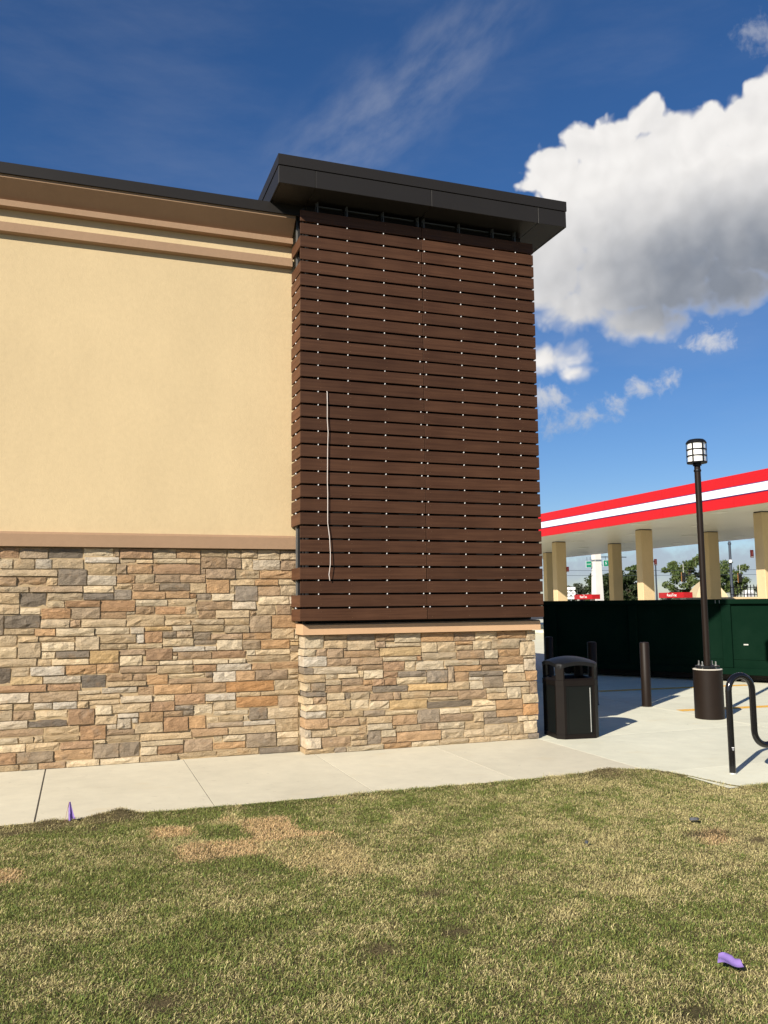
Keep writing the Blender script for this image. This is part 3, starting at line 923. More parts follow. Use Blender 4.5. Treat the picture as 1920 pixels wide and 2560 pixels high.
# ---- loose cable
M_CABLE = varied('white_cable', (0.58, 0.53, 0.48), 0.55)
cab = MB().tube([(0.309, 0.016, 4.045), (0.309, -0.012, 4.03), (0.308, -0.022, 3.90), (0.307, -0.022, 3.705), (0.315, -0.025, 3.565), (0.310, -0.022, 3.399),
                 (0.306, -0.020, 3.02), (0.309, -0.022, 2.866), (0.307, -0.022, 2.541), (0.327, -0.026, 2.38), (0.334, -0.034, 2.195), (0.330, -0.042, 2.075),
                 (0.315, -0.040, 1.963), (0.328, -0.028, 1.899)], 0.0042, 8).build('cable', M_CABLE, None, 60)
tag(cab, 'loose thin white cable hanging down the front of the brown slats', 'cable')

# ------------------------------------------------------------------ street furniture on the plaza
M_BROWN = varied('brown_powder_coat', (0.0128, 0.0080, 0.0055), 0.5, 0.0, 0.18, 0.12, 6.0, 0.15, 400, 0.001)
M_BLACKPL = varied('black_plastic', (0.007, 0.007, 0.0075), 0.45, 0.0, 0.28, 0.15, 6.0, 0.2, 300, 0.001)
M_PANEL = varied('black_green_panel', (0.005, 0.006, 0.005), 0.38, 0.0, 0.25, 0.2, 3.0)
M_LINER = varied('bin_liner', (0.012, 0.012, 0.013), 0.5)
M_EDGE = varied('pale_trim_and_sky_glint', (0.5, 0.5, 0.46), 0.45, 0.2)

M_BINBROWN = varied('dark_brown_bin_frame', (0.0072, 0.0050, 0.0038), 0.5, 0.0, 0.18, 0.12, 6.0)
# ---- litter bin: chamfered square body with framed panels and a domed four-way lid
bin_ = tag(empty('litter_bin', (3.475, 0.215, 0.0), math.radians(-7.5)),
           'black and brown square litter bin with arched domed lid beside the stone tower base', 'litter bin')
HW, CH = 0.272, 0.072


def oct_(hw, ch):
    return [(hw, -hw+ch), (hw, hw-ch), (hw-ch, hw), (-hw+ch, hw), (-hw, hw-ch), (-hw, -hw+ch), (-hw+ch, -hw), (hw-ch, -hw)]


MB().prism(oct_(HW-0.022, CH-0.004), 0.012, 0.655).build('body', M_LINER, bin_)
MB().prism(oct_(HW, CH), 0.0, 0.055).build('base_rim', M_BINBROWN, bin_)
rim = MB()
o1, i1 = oct_(HW+0.003, CH), oct_(HW-0.085, CH-0.03)
n = 8
vs = [(x, y, 0.625) for x, y in o1] + [(x, y, 0.690) for x, y in o1] + [(x, y, 0.712) for x, y in oct_(HW-0.02, CH-0.008)] + [(x, y, 0.668) for x, y in i1] + [(x, y, 0.45) for x, y in i1]
fs = []
for L in range(4):
    for i in range(n):
        fs.append((L*n+i, L*n+(i+1) % n, (L+1)*n+(i+1) % n, (L+1)*n+i))
rim.add(vs, fs).build('top_rim', M_BINBROWN, bin_)
for k_ in range(4):
    a = k_*math.pi/2
    ca, sa = math.cos(a), math.sin(a)

    def rot(pts):
        return [(x*ca-y*sa, x*sa+y*ca) for x, y in pts]
    # corner post from the ground up to the lid
    q = [(HW, -HW+CH+0.028), (HW-0.030, -HW+CH+0.028), (HW-CH-0.026, -HW+0.030), (HW-CH-0.028, -HW), (HW-CH, -HW), (HW, -HW+CH)]
    m = MB()
    m.prism(rot(q[::-1]) if False else rot([q[3], q[4], q[5], q[0], q[1], q[2]]), 0.050, 0.628)
    q2 = [(HW-CH-0.016, -HW+0.006), (HW-CH, -HW+0.004), (HW-0.004, -HW+CH), (HW-0.006, -HW+CH+0.016), (HW-0.040, -HW+CH+0.012), (HW-CH-0.012, -HW+0.040)]
    m.prism(rot(q2), 0.690, 0.868)
    m.build('corner_post', M_BINBROWN, bin_)
    # inset panel of this side
    pn = MB()
    hw2 = HW-CH-0.028
    pts = [(-hw2, -HW+0.008), (hw2, -HW+0.008), (hw2, -HW+0.0215), (-hw2, -HW+0.0215)]
    pn.prism(rot(pts), 0.056, 0.624)
    po = pn.build('side_panel', M_PANEL, bin_)
    for sx in (-1, 1):
        tr = MB()
        pts = [(sx*(hw2-0.030)-0.0035, -HW+0.004), (sx*(hw2-0.030)+0.0035, -HW+0.004), (sx*(hw2-0.030)+0.0035, -HW+0.0078), (sx*(hw2-0.030)-0.0035, -HW+0.0078)]
        tr.prism(rot(pts), 0.075, 0.60)
        tr.build('panel_edge', M_EDGE if (k_ == 0 and sx == 1) else M_PANEL, po)  # one front strip is pale: sky reflection painted into its colour
# lid: shallow dome whose sides arch between the corner posts
G = 16
top, botm = [], []
for j in range(G+1):
    for i in range(G+1):
        u, v = -1+2*i/G, -1+2*j/G
        x, y = u*(HW+0.004), v*(HW+0.004)
        over = abs(x)+abs(y) - (2*(HW+0.004)-CH)
        if over > 0:
            s_ = over/2
            x -= math.copysign(s_, x)
            y -= math.copysign(s_, y)
        z = 0.858 + 0.052*(1-u*u) + 0.052*(1-v*v)
        top.append((x, y, z+0.006))
        thick = 0.022 + 0.030*max(abs(u), abs(v))**8*0.6
        botm.append((x*0.985, y*0.985, z-thick))
fs = []
N = G+1
for j in range(G):
    for i in range(G):
        a = j*N+i
        fs.append((a, a+1, a+N+1, a+N))
        fs.append((N*N+a, N*N+a+N, N*N+a+N+1, N*N+a+1))
ring = [i for i in range(N)] + [j*N+G for j in range(1, N)] + [G*N+i for i in range(G-1, -1, -1)] + [j*N for j in range(G-1, 0, -1)]
for q in range(len(ring)):
    q2 = (q+1) % len(ring)
    fs.append((ring[q2], ring[q], N*N+ring[q], N*N+ring[q2]))
MB().add(top+botm, fs).build('lid', M_BLACKPL, bin_, 50)

# ---- bollards
def bollard(x, y, label, h=0.985, r=0.074):
    t = tag(empty('bollard', (x, y, 0)), label, 'bollard', 'brown steel bollards on the plaza')
    MB().lathe([(r, 0.004), (r, h-0.006), (r-0.005, h)], seg=28).build('post', M_BROWN, t, 40)
    MB().lathe([(r-0.008, h-0.002), (r-0.014, h+0.006), (0.01, h+0.010)], seg=28).build('cap', M_BROWN, t, 40)
    MB().lathe([(r+0.012, 0.0), (r+0.012, 0.004), (r+0.002, 0.010)], seg=28).build('base_seal', M_JOINT, t, 40)
    return t


bollard(6.105, 2.26, 'brown round bollard standing clear in the sun between litter bin and lamp post')
bollard(5.50, 2.80, 'brown round bollard in the shade behind the lid of the litter bin')
bollard(5.96, 4.92, 'brown round bollard in deep shade, nearest the dark end of the dumpster')

# ---- lamp post on a round pedestal
lamp = tag(empty('lamp_post', (6.06, 0.79, 0)), 'dark brown lamp post with caged white lantern on a thick round pedestal', 'lamp post')
MB().lathe([(0.192, 0.0), (0.198, 0.006), (0.198, 0.668), (0.194, 0.672)], seg=40).build('pedestal', M_BROWN, lamp, 40)
MB().lathe([(0.198, 0.6725), (0.198, 0.678), (0.192, 0.684), (0.02, 0.686)], seg=40).build('pedestal_top', varied('pale_grout', (0.5, 0.46, 0.38), 0.9), lamp, 40)
plate = MB().prism([(0.165*math.cos(a), 0.165*math.sin(a)) for a in [2*math.pi*i/24 for i in range(24)]], 0.708, 0.726).build('base_plate', M_BLACKPL, lamp)
for i in range(4):
    a = math.radians(20+90*i)
    bx, by = 0.128*math.cos(a), 0.128*math.sin(a)
    MB().lathe([(0.009, 0.688), (0.009, 0.785), (0.006, 0.79)], bx, by, 8).lathe([(0.017, 0.727), (0.017, 0.743)], bx, by, 6).build('anchor_bolt', M_STEEL, plate)
MB().lathe([(0.044, 0.7265), (0.044, 3.46), (0.043, 3.565)], seg=24).build('pole', M_BROWN, lamp, 40)
MB().lathe([(0.049, 3.478), (0.052, 3.486), (0.052, 3.500), (0.049, 3.508)], seg=24).build('collar', M_BLACKPL, lamp, 40)
head = MB().lathe([(0.06, 3.565), (0.060, 3.598), (0.140, 3.600), (0.142, 3.618), (0.10, 3.622)], seg=32).build('lantern_base', M_BLACKPL, lamp, 40)
M_LENS = varied('white_lens', (0.86, 0.86, 0.83), 0.35, 0.0, 0.5, 0.02)
MB().lathe([(0.124, 3.620), (0.124, 3.888)], seg=32).build('lens', M_LENS, head, 40)
cage = MB()
for z in (3.706, 3.798):
    cage.lathe([(0.1245, z-0.008), (0.133, z-0.008), (0.133, z+0.008), (0.1245, z+0.008)], seg=32, cap=False)
cage.build('cage_ring', M_BLACKPL, head, 40)
for i in range(6):
    a = math.radians(28+60*i)
    m = MB()
    t_ = Vector((-math.sin(a), math.cos(a), 0))*0.0095
    r_ = Vector((math.cos(a), math.sin(a), 0))
    q = [r_*0.1335+t_, r_*0.1335-t_, r_*0.1415-t_, r_*0.1415+t_]
    m.prism([(v.x, v.y) for v in (q[1], q[2], q[3], q[0])], 3.612, 3.892)
    m.build('cage_bar', M_BLACKPL, head)
MB().lathe([(0.142, 3.889), (0.145, 3.896), (0.128, 3.925), (0.105, 3.944), (0.06, 3.953), (0.01, 3.955)], seg=32).build('lantern_cap', M_BLACKPL, head, 50)

# ---- wave bicycle rack
rack = tag(empty('bicycle_rack', (3.607, -2.404, 0)), 'glossy black bent-tube wave bicycle rack at the edge of the lawn', 'bicycle rack')
M_GLOSS = varied('glossy_black_tube', (0.006, 0.006, 0.007), 0.16, 0.0, 0.55, 0.1, 4.0, 0.03, 60, 0.001)
S, RT, ZT, ZV = 0.283, 0.1415, 0.772, 0.385
path = [(0, 0, 0.006), (0, 0, ZT)]
xx = 0.0


def arc(cx, cz, sgn):
    return [(cx - RT*math.cos(math.pi*i/14), 0, cz + sgn*RT*math.sin(math.pi*i/14)) for i in range(1, 14)]


path += arc(RT, ZT, 1) + [(S, 0, ZT), (S, 0, ZV)] + arc(S+RT, ZV, -1) + [(2*S, 0, ZV), (2*S, 0, ZT)] + arc(2*S+RT, ZT, 1) + [(3*S, 0, ZT), (3*S, 0, 0.006)]
MB().tube(path, 0.0305, 18).build('tube', M_GLOSS, rack, 60)
for x_ in (0.0, 3*S):
    MB().lathe([(0.034, 0.0), (0.034, 0.008), (0.0312, 0.012)], x_, 0, 16).build('foot_collar', M_EDGE, rack, 40)
st = MB()
sl = random.Random(3)
for i, z in enumerate((0.245, 0.238, 0.231, 0.223)):
    w_ = (0.9, 0.6, 0.7, 0.5)[i]
    seg = 8
    a0 = math.radians(-100-28*w_)
    a1 = math.radians(-100+28*w_)
    v_ = []
    for j in range(seg+1):
        a = a0+(a1-a0)*j/seg
        for zz in (z, z+(0.006 if i == 0 else 0.0025)):
            v_.append((0.0309*math.cos(a), 0.0309*math.sin(a), zz))
    st.add(v_, [(2*j, 2*j+2, 2*j+3, 2*j+1) for j in range(seg)])
st.build('label', varied('white_print', (0.75, 0.75, 0.75), 0.5), rack)

# ------------------------------------------------------------------ green open-top dumpster
M_GREEN, T, b = material('green_painted_steel', (0.005, 0.02, 0.012), 0.75, 0.0, 0.02)
pos = worldpos(T)
c = T.mix(T.mapr(T.noise(pos, 1.6, 5.0, 0.6), 0.3, 0.7), (0.0024, 0.0125, 0.0066, 1), (0.0042, 0.0160, 0.0090, 1))
scr = T.noise(T.scale(pos, (4.0, 4.0, 1.4)), 6.0, 5.0, 0.7, 1.5)
c = T.mix(T.mapr(scr, 0.71, 0.77, 0.0, 0.45), c, (0.16, 0.19, 0.17, 1))
c = T.mix(T.mapr(T.noise(pos, 2.2, 6.0, 0.7), 0.62, 0.78, 0.0, 0.5), c, (0.008, 0.019, 0.013, 1))
T.l.new(c, b.inputs['Base Color'])
bump(T, b, T.noise(pos, 3.0, 4.0, 0.6), 0.4, 0.02)
M_UNDER = varied('rusty_underframe', (0.020, 0.016, 0.013), 0.8)
dd = Vector((10.3-8.55, 4.25-7.2, 0)).normalized()
ang = math.atan2(dd.y, dd.x)
dump = tag(empty('dumpster', (8.55, 7.20, 0), ang), 'long dark green open-top steel dumpster with vertical ribs', 'dumpster')
S0, S1, DP, DH = -1.40, 5.4, 2.25, 1.655       # local x along the side, +y towards the back
body = MB()
w_ = 0.05
for (x0, x1, y0, y1) in ((S0, S1, 0.06, 0.06+w_), (S0, S1, DP-w_, DP), (S0, S0+w_, 0.06+w_, DP-w_), (S1-w_, S1, 0.06+w_, DP-w_)):
    body.box(x0, x1, y0, y1, 0.16, DH-0.10)
body.box(S0+w_, S1-w_, 0.06+w_, DP-w_, 0.16, 0.22)
body.build('body', M_GREEN, dump)
rimm = MB()
rimm.cbox(S0-0.04, S1+0.04, -0.02, 0.13, DH-0.10, DH, 0.008)
rimm.cbox(S0-0.04, S1+0.04, DP-0.09, DP+0.06, DH-0.10, DH, 0.008)
rimm.cbox(S0-0.04, S0+0.10, 0.132, DP-0.092, DH-0.10, DH, 0.008)
rimm.cbox(S1-0.10, S1+0.04, 0.132, DP-0.092, DH-0.10, DH, 0.008)
rimm.build('top_rail', M_GREEN, dump)
MB().cbox(S0, S1, 0.0, 0.059, 0.16, 0.29, 0.006).build('bottom_rail', M_GREEN, dump)
MB().cbox(S0, S1, 0.048, 0.059, 0.455, 0.480, 0.004).build('weld_strip', M_GREEN, dump)
for s_ in (-1.10, 0.83, 2.80, 4.75):
    MB().cbox(s_-0.13, s_+0.065, 0.0, 0.047, 0.292, DH-0.102, 0.010).build('rib', M_GREEN, dump)
for y_ in (0.35, DP-0.45):
    MB().cbox(S0+0.1, S1-0.1, y_, y_+0.10, 0.02, 0.16, 0.01).build('skid', M_UNDER, dump)
for s_ in (-0.9, 1.0, 3.0, 4.9):
    MB().lathe([(0.07, -0.05), (0.07, 0.05)], 0, 0, 16).build('roller', M_UNDER, dump, 40, ).matrix_local = Matrix.Translation((s_, 0.25, 0.072)) @ Matrix.Rotation(math.pi/2, 4, 'X')
for s_, z0_, z1_ in ((2.58, DH-0.085, DH-0.015), (2.66, DH-0.085, DH-0.02)):
    MB().box(s_, s_+0.007, -0.0235, -0.0205, z0_, z1_).build('paint_scrape', M_EDGE, dump)
MB().cbox(3.07, 3.16, 0.052, 0.0592, 0.74, 0.765, 0.002).build('paint_scrape', M_EDGE, dump)

# ------------------------------------------------------------------ fuel station canopy
M_RED = varied('red_fascia', (0.52, 0.0095, 0.012), 0.4, 0.0, 0.4, 0.03)
M_WHITE = varied('white_fascia', (0.80, 0.80, 0.80), 0.4, 0.0, 0.4, 0.02)
M_BLUE = varied('purple_blue_pinstripe', (0.045, 0.02, 0.16), 0.4)
M_SOFFIT = varied('pale_soffit_metal', (0.62, 0.60, 0.54), 0.35, 0.0, 0.5, 0.04, 0.6)
M_COLUMN = stucco('cream_column_stucco', (0.56, 0.43, 0.25), 0.15)
can = tag(empty('fuel_canopy', (17.5, 8.0, 0)), 'long flat fuel station canopy with red fascia and white stripe', 'canopy')
X0, X1, Y0, Y1, Z0, Z1 = 17.5, 29.8, 2.0, 45.0, 4.60, 5.64
ZS = 4.72          # the soffit sits a little above the fascia's lower edge


def CP(m, name, mat, parent=can, smooth=None):
    m.v = [(x-17.5, y-8.0, z) for x, y, z in m.v]
    return m.build(name, mat, parent, smooth)


deck = CP(MB().box(X0+0.07, X1-0.07, Y0+0.07, Y1-0.07, ZS+0.03, Z1-0.06), 'deck', M_SOFFIT)
nseg = 12
for i in range(nseg):
    a, b_ = Y0+(Y1-Y0)*i/nseg, Y0+(Y1-Y0)*(i+1)/nseg
    CP(MB().box(X0, X0+0.06, a+0.004, b_-0.004, Z0, Z1), 'fascia_panel', M_RED)
CP(MB().box(X1-0.06, X1, Y0, Y1, ZS+0.004, Z1), 'fascia_panel', M_RED)
CP(MB().box(X0+0.062, X1-0.062, Y0, Y0+0.06, Z0, Z1), 'fascia_panel', M_RED)
CP(MB().box(X0+0.062, X1-0.062, Y1-0.06, Y1, ZS+0.004, Z1), 'fascia_panel', M_RED)
st_ = CP(MB().box(X0-0.022, X0-0.001, Y0-0.02, Y1, 4.985, 5.245), 'stripe', M_WHITE)
for z_ in (4.960, 5.246):
    m = MB().box(X0-0.020, X0-0.001, Y0-0.02, Y1, z_, z_+0.024)
    CP(m, 'pinstripe', M_BLUE, st_)
xs_ = np.linspace(X0+0.09, X1-0.09, 29)
for i in range(28):
    CP(MB().box(xs_[i]+0.004, xs_[i+1]-0.004, Y0+0.09, Y1-0.09, ZS+0.010, ZS+0.028), 'soffit_panel', M_SOFFIT)
M_FIX = varied('fixture_lens', (0.75, 0.74, 0.68), 0.3)
for x_ in (19.0, 22.0, 25.2, 28.2):
    for y_ in np.arange(6.0, 44.0, 4.6):
        CP(MB().cbox(x_-0.25, x_+0.25, y_-0.25, y_+0.25, ZS-0.010, ZS+0.009, 0.01), 'light_fixture', M_FIX)
for i, (x_, y_) in enumerate(((20.20, 14.86), (20.57, 22.23), (20.82, 29.68), (24.41, 22.56), (24.59, 30.22), (25.26, 38.26))):
    t = CP(MB().cbox(x_, x_+0.60, y_-0.42, y_, 0.0, ZS-0.025, 0.02), 'column', M_COLUMN)
    m = MB().box(x_+0.02, x_+0.58, y_-0.40, y_-0.02, ZS-0.025, ZS+0.0095)
    CP(m, 'column_cap', M_DARK, t)
    m = MB().cbox(x_-0.5, x_+1.1, y_-1.6, y_+2.2, 0.0, 0.16, 0.03)
    CP(m, 'kerb_island', M_PLAZA, t)

# little red flag signs fixed beside the columns
M_SIGNRED = varied('red_sign', (0.30, 0.010, 0.022), 0.4)
def flag_sign(x, y, z, label):
    t = tag(empty('flag_sign', (x, y, z)), label, 'sign', 'red flag signs on the fuel canopy columns')
    MB().cbox(-0.07, 0.07, -0.012, 0.012, -0.135, 0.135, 0.004).build('panel', M_SIGNRED, t)
    MB().box(-0.055, 0.055, -0.0155, -0.0125, -0.115, -0.088).build('print', M_WHITE, t)
    MB().box(-0.02, 0.02, -0.0155, -0.0125, -0.05, 0.09).build('print', varied('pink_print', (0.6, 0.2, 0.2), 0.5), t)
    return t


flag_sign(21.45, 29.22, 3.29, 'red flag sign on the fuel canopy column beside the white concrete pole')
flag_sign(21.24, 21.78, 3.30, 'red flag sign on the fuel canopy column beside the tall street light')
flag_sign(20.07, 14.86, 3.25, 'red flag sign high on the fuel canopy column near the black picket fence')

# fuel pumps, only their red toppers show above the dumpster
M_PUMP = varied('pump_grey', (0.35, 0.35, 0.36), 0.4)
M_TOPPER = varied('red_topper', (0.34, 0.006, 0.009), 0.35)


def text_mesh(body, size, mat, parent, loc, rot):
    cu = bpy.data.curves.new('lettering', 'FONT')
    cu.body = body
    cu.size = size
    cu.align_x = 'CENTER'
    cu.align_y = 'CENTER'
    cu.extrude = 0.002
    o = bpy.data.objects.new('tmp', cu)
    COL.objects.link(o)
    bpy.context.view_layer.update()
    me = bpy.data.meshes.new_from_object(o.evaluated_get(bpy.context.evaluated_depsgraph_get()))
    bpy.data.objects.remove(o)
    me.materials.clear()
    me.materials.append(mat)
    n_ = bpy.data.objects.new('lettering', me)
    COL.objects.link(n_)
    n_.parent = parent
    n_.location = loc
    n_.rotation_euler = rot
    return n_


def pump(x, y, label):
    t = tag(empty('fuel_pump', (x, y, 0.16)), label, 'fuel pump', 'fuel pumps under the canopy')
    MB().cbox(-0.28, 0.28, -0.50, 0.50, 0.0, 1.50, 0.03).build('cabinet', M_PUMP, t)
    MB().cbox(-0.285, -0.2805, -0.22, 0.22, 0.95, 1.25, 0.001).build('screen', M_PANEL, t)
    for s in (-1, 1):
        MB().tube([(-0.30, s*0.42, 1.1), (-0.42, s*0.5, 0.7), (-0.40, s*0.5, 0.3), (-0.30, s*0.42, 0.15)], 0.02, 8).build('hose', M_BLACKPL, t, 60)
        MB().box(-0.12, 0.12, s*0.46-0.04, s*0.46+0.04, 1.501, 1.60).build('bracket', M_PUMP, t)
    # bowed topper
    m = MB()
    npt = 14
    q = []
    for i in range(npt+1):
        u = -1+2*i/npt
        q.append((-0.22-0.09*(1-u*u), u*0.78))
    for i in range(npt, -1, -1):
        u = -1+2*i/npt
        q.append((0.22+0.09*(1-u*u), u*0.78))
    m.prism(q[::-1], 1.58, 1.80)
    tp = m.build('topper', M_TOPPER, t)
    text_mesh('RaceTrac', 0.16, M_WHITE, tp, (-0.318, -0.18, 1.69), (math.pi/2, 0, -math.pi/2))
    return t


pump(20.75, 19.95, 'fuel pump with bowed red topper between two canopy columns near the tan tent')
pump(20.75, 26.45, 'fuel pump with red topper in front of the white concrete pole')

# concrete signal pole with hanging green street signs
M_PALE = varied('pale_concrete_pole', (0.66, 0.64, 0.58), 0.8, 0, 0.2, 0.06, 1.0)
M_SGREEN = varied('sign_green', (0.0, 0.16, 0.085), 0.4)
M_POLEDK = varied('dark_pole_metal', (0.035, 0.045, 0.06), 0.5)
cp_ = tag(empty('signal_pole', (52.0, 72.6, 0)), 'white tapered concrete signal pole beyond the fuel canopy', 'pole')
m = MB()
m.add([(sx*r_, sy*r_, z_) for z_, r_ in ((0, 0.52), (7.4, 0.36)) for sx, sy in ((-1, -1), (1, -1), (1, 1), (-1, 1))],
      [(3, 2, 1, 0), (4, 5, 6, 7)] + [(i, (i+1) % 4, 4+(i+1) % 4, 4+i) for i in range(4)])
m.build('shaft', M_PALE, cp_)
MB().cbox(-0.42, 0.42, -0.42, 0.42, 6.05, 6.25, 0.02).build('band', M_STEEL, cp_)
MB().tube([(0.40, -0.1, 6.55), (1.6, -0.5, 6.55), (3.2, -1.1, 6.50)], 0.05, 8).build('arm', M_POLEDK, cp_)
MB().tube([(0.42, -0.1, 6.3), (0.55, -0.15, 5.7), (0.8, -0.25, 5.55), (1.0, -0.3, 5.75)], 0.03, 8).build('cable_loop', M_POLEDK, cp_)


def street_sign(x, y, z, w, h, txt, label, tx=0.0):
    rz = math.radians(-19)
    t = tag(empty('street_sign', (x, y, z), rz), label, 'sign', 'green street signs by the concrete pole')
    MB().cbox(-w/2, w/2, -0.03, 0.03, -h/2, h/2, 0.01).build('border', M_WHITE, t)
    MB().box(-w/2+0.022, w/2-0.022, -0.036, -0.031, -h/2+0.022, h/2-0.022).build('panel', M_SGREEN, t)
    text_mesh(txt, min(h*0.55, 1.5*w/len(txt)), M_WHITE, t, (tx, -0.042, 0), (math.pi/2, 0, 0))
    for s in (-1, 1):
        MB().box(s*w*0.3-0.02, s*w*0.3+0.02, -0.02, 0.02, h/2, h/2+0.45).build('hanger', M_POLEDK, t)
    return t


street_sign(51.13, 72.8, 5.74, 0.62, 0.72, 'US 27', 'small green hanging sign reading US 27 beside the white concrete pole')
street_sign(53.25, 72.05, 5.84, 1.25, 0.70, 'S', 'wider green street sign with the letter S half hidden behind a canopy column', -0.33)

# route marker assembly
rm = tag(empty('route_sign', (46.6, 69.4, 0), math.radians(-34)), 'cluster of small white route marker signs on one post far behind the dumpster', 'sign')
MB().tube([(0, 0.05, 0), (0, 0.05, 3.2)], 0.045, 8).build('post', M_STEEL, rm)
M_MARKER = varied('white_marker', (0.72, 0.72, 0.70), 0.4)
M_INK = varied('black_ink', (0.02, 0.02, 0.02), 0.5)
for sx in (-0.248, 0.248):
    MB().cbox(sx-0.225, sx+0.225, -0.02, 0.0, 2.87, 3.14, 0.004).build('direction_plate', M_MARKER, rm)
    pts = [(sx+0.225*math.cos(a)*(1 if abs(math.sin(a)) < 0.9 else 0.9), 2.495+0.30*math.sin(a)) for a in [2*math.pi*i/20 for i in range(20)]]
    mm = MB()
    mm.add([(x, -0.02, z) for x, z in pts]+[(x, 0.0, z) for x, z in pts], [tuple(range(20)), tuple(range(39, 19, -1))]+[(i, 20+i, 20+(i+1) % 20, (i+1) % 20) for i in range(20)])
    sh = mm.build('shield', M_MARKER, rm)
    MB().box(sx-0.10, sx-0.03, -0.026, -0.021, 2.37, 2.62).box(sx+0.03, sx+0.10, -0.026, -0.021, 2.37, 2.62).build('digits', M_INK, sh)
    MB().cbox(sx-0.225, sx+0.225, -0.02, 0.0, 1.88, 2.15, 0.004).build('arrow_plate', M_MARKER, rm)

# far street light, signal heads, steel pole, thin post
sl_ = tag(empty('street_light', (67.8, 83.0, 0)), 'slim dark street light with short bracket arm far behind the pumps', 'street light')
MB().tube([(0, 0, 0), (0, 0, 6.6)], [0.14, 0.09], 8).build('pole', M_POLEDK, sl_)
MB().tube([(0, 0, 6.4), (-0.25, 0.08, 6.75), (-0.75, 0.2, 6.85)], 0.06, 8).build('arm', M_POLEDK, sl_)
MB().cbox(-1.35, -0.75, 0.1, 0.35, 6.78, 6.92, 0.03).build('luminaire', M_POLEDK, sl_)
M_SIGY = varied('signal_yellow_edge', (0.32, 0.13, 0.02), 0.5)
M_SIGB = varied('signal_black', (0.005, 0.005, 0.005), 0.6, 0, 0.15)


def signal(x, y, z, label):
    t = tag(empty('traffic_signal', (x, y, z), math.radians(-38)), label, 'traffic signal', 'hanging traffic signals beyond the canopy')
    MB().cbox(-0.20, 0.20, -0.12, 0.12, -0.56, 0.56, 0.03).build('housing', M_SIGB, t)
    MB().cbox(-0.27, -0.205, -0.08, 0.10, -0.60, 0.60, 0.01).build('backplate', M_SIGY, t)
    for k in range(3):
        zc_ = 0.36-0.36*k
        MB().lathe([(0.13, -0.10), (0.15, 0.10)], seg=14).build('visor', M_SIGB, t, 40).matrix_local = Matrix.Translation((0.12, -0.22, zc_)) @ Matrix.Rotation(math.pi/2, 4, 'X')
    MB().box(-0.03, 0.03, -0.03, 0.03, 0.56, 1.65).build('hanger', M_STEEL, t)


signal(67.84, 77.7, 4.47, 'hanging traffic signal in front of the large loose tree, between pump topper and lamp post')
signal(74.43, 75.4, 4.31, 'hanging traffic signal above the black picket fence')
sp = tag(empty('steel_pole', (40.9, 39.3, 0)), 'tall dark steel pole with a white box beside the black picket fence', 'pole')
MB().tube([(0, 0, 0), (0, 0, 5.75)], [0.115, 0.085], 12).build('shaft', M_POLEDK, sp, 40)
MB().cbox(-0.24, -0.06, -0.24, -0.11, 4.22, 4.44, 0.02).build('box', M_WHITE, sp)
MB().lathe([(0.1, 5.5), (0.12, 5.55), (0.12, 5.62), (0.1, 5.66)], seg=12).build('collar', M_POLEDK, sp)
tp_ = tag(empty('thin_post', (38.65, 38.1, 0)), 'thin pale post standing just behind a canopy column', 'post')
MB().tube([(0, 0, 0), (0, 0, 3.4)], 0.06, 8).build('shaft', M_PALE, tp_)
MB().lathe([(0.075, 3.36), (0.085, 3.40), (0.05, 3.46), (0.01, 3.48)], seg=10).build('finial', M_PALE, tp_)

for nm, a_, b_, lab in (('upper', (30.0, 80.4, 5.3), (90.0, 59.3, 4.95), 'upper thin overhead cable crossing the sky behind the fuel canopy'),
                        ('lower', (30.0, 80.4, 4.70), (90.0, 59.3, 4.45), 'lower thin overhead cable crossing the sky behind the fuel canopy')):
    pts = []
    for i in range(13):
        u = i/12
        pts.append((a_[0]+(b_[0]-a_[0])*u, a_[1]+(b_[1]-a_[1])*u, a_[2]+(b_[2]-a_[2])*u-0.35*4*u*(1-u)+0.2))
    tag(MB().tube(pts, 0.022, 6).build('overhead_cable', M_POLEDK), lab, 'cable', 'overhead cables')

# tan tent
M_TENT = varied('tan_canvas', (0.52, 0.41, 0.25), 0.8, 0, 0.1, 0.08, 2.0)
tn = tag(empty('tent', (42.65, 43.95, 0), math.radians(-22)), 'tan pointed tent roof showing behind lamp post and canopy column', 'tent')
m = MB()
prof = [(1.30, 1.45), (1.10, 2.06), (0.84, 2.50), (0.57, 2.87), (0.27, 3.15), (0.04, 3.29)]
seg = 4
vs = []
for r_, z_ in prof:
    for (sx, sy) in ((-1, -1), (1, -1), (1, 1), (-1, 1)):
        vs.append((sx*r_, sy*r_, z_))
fs = []
for L in range(len(prof)-1):
    for i in range(4):
        fs.append((L*4+i, L*4+(i+1) % 4, (L+1)*4+(i+1) % 4, (L+1)*4+i))
fs.append(tuple((len(prof)-1)*4+i for i in range(4)))
m.add(vs, fs).build('roof', M_TENT, tn)
for sx, sy in ((-1, -1), (1, -1), (1, 1), (-1, 1)):
    MB().tube([(sx*1.22, sy*1.22, 0), (sx*1.22, sy*1.22, 1.55)], 0.03, 8).build('leg', M_STEEL, tn)

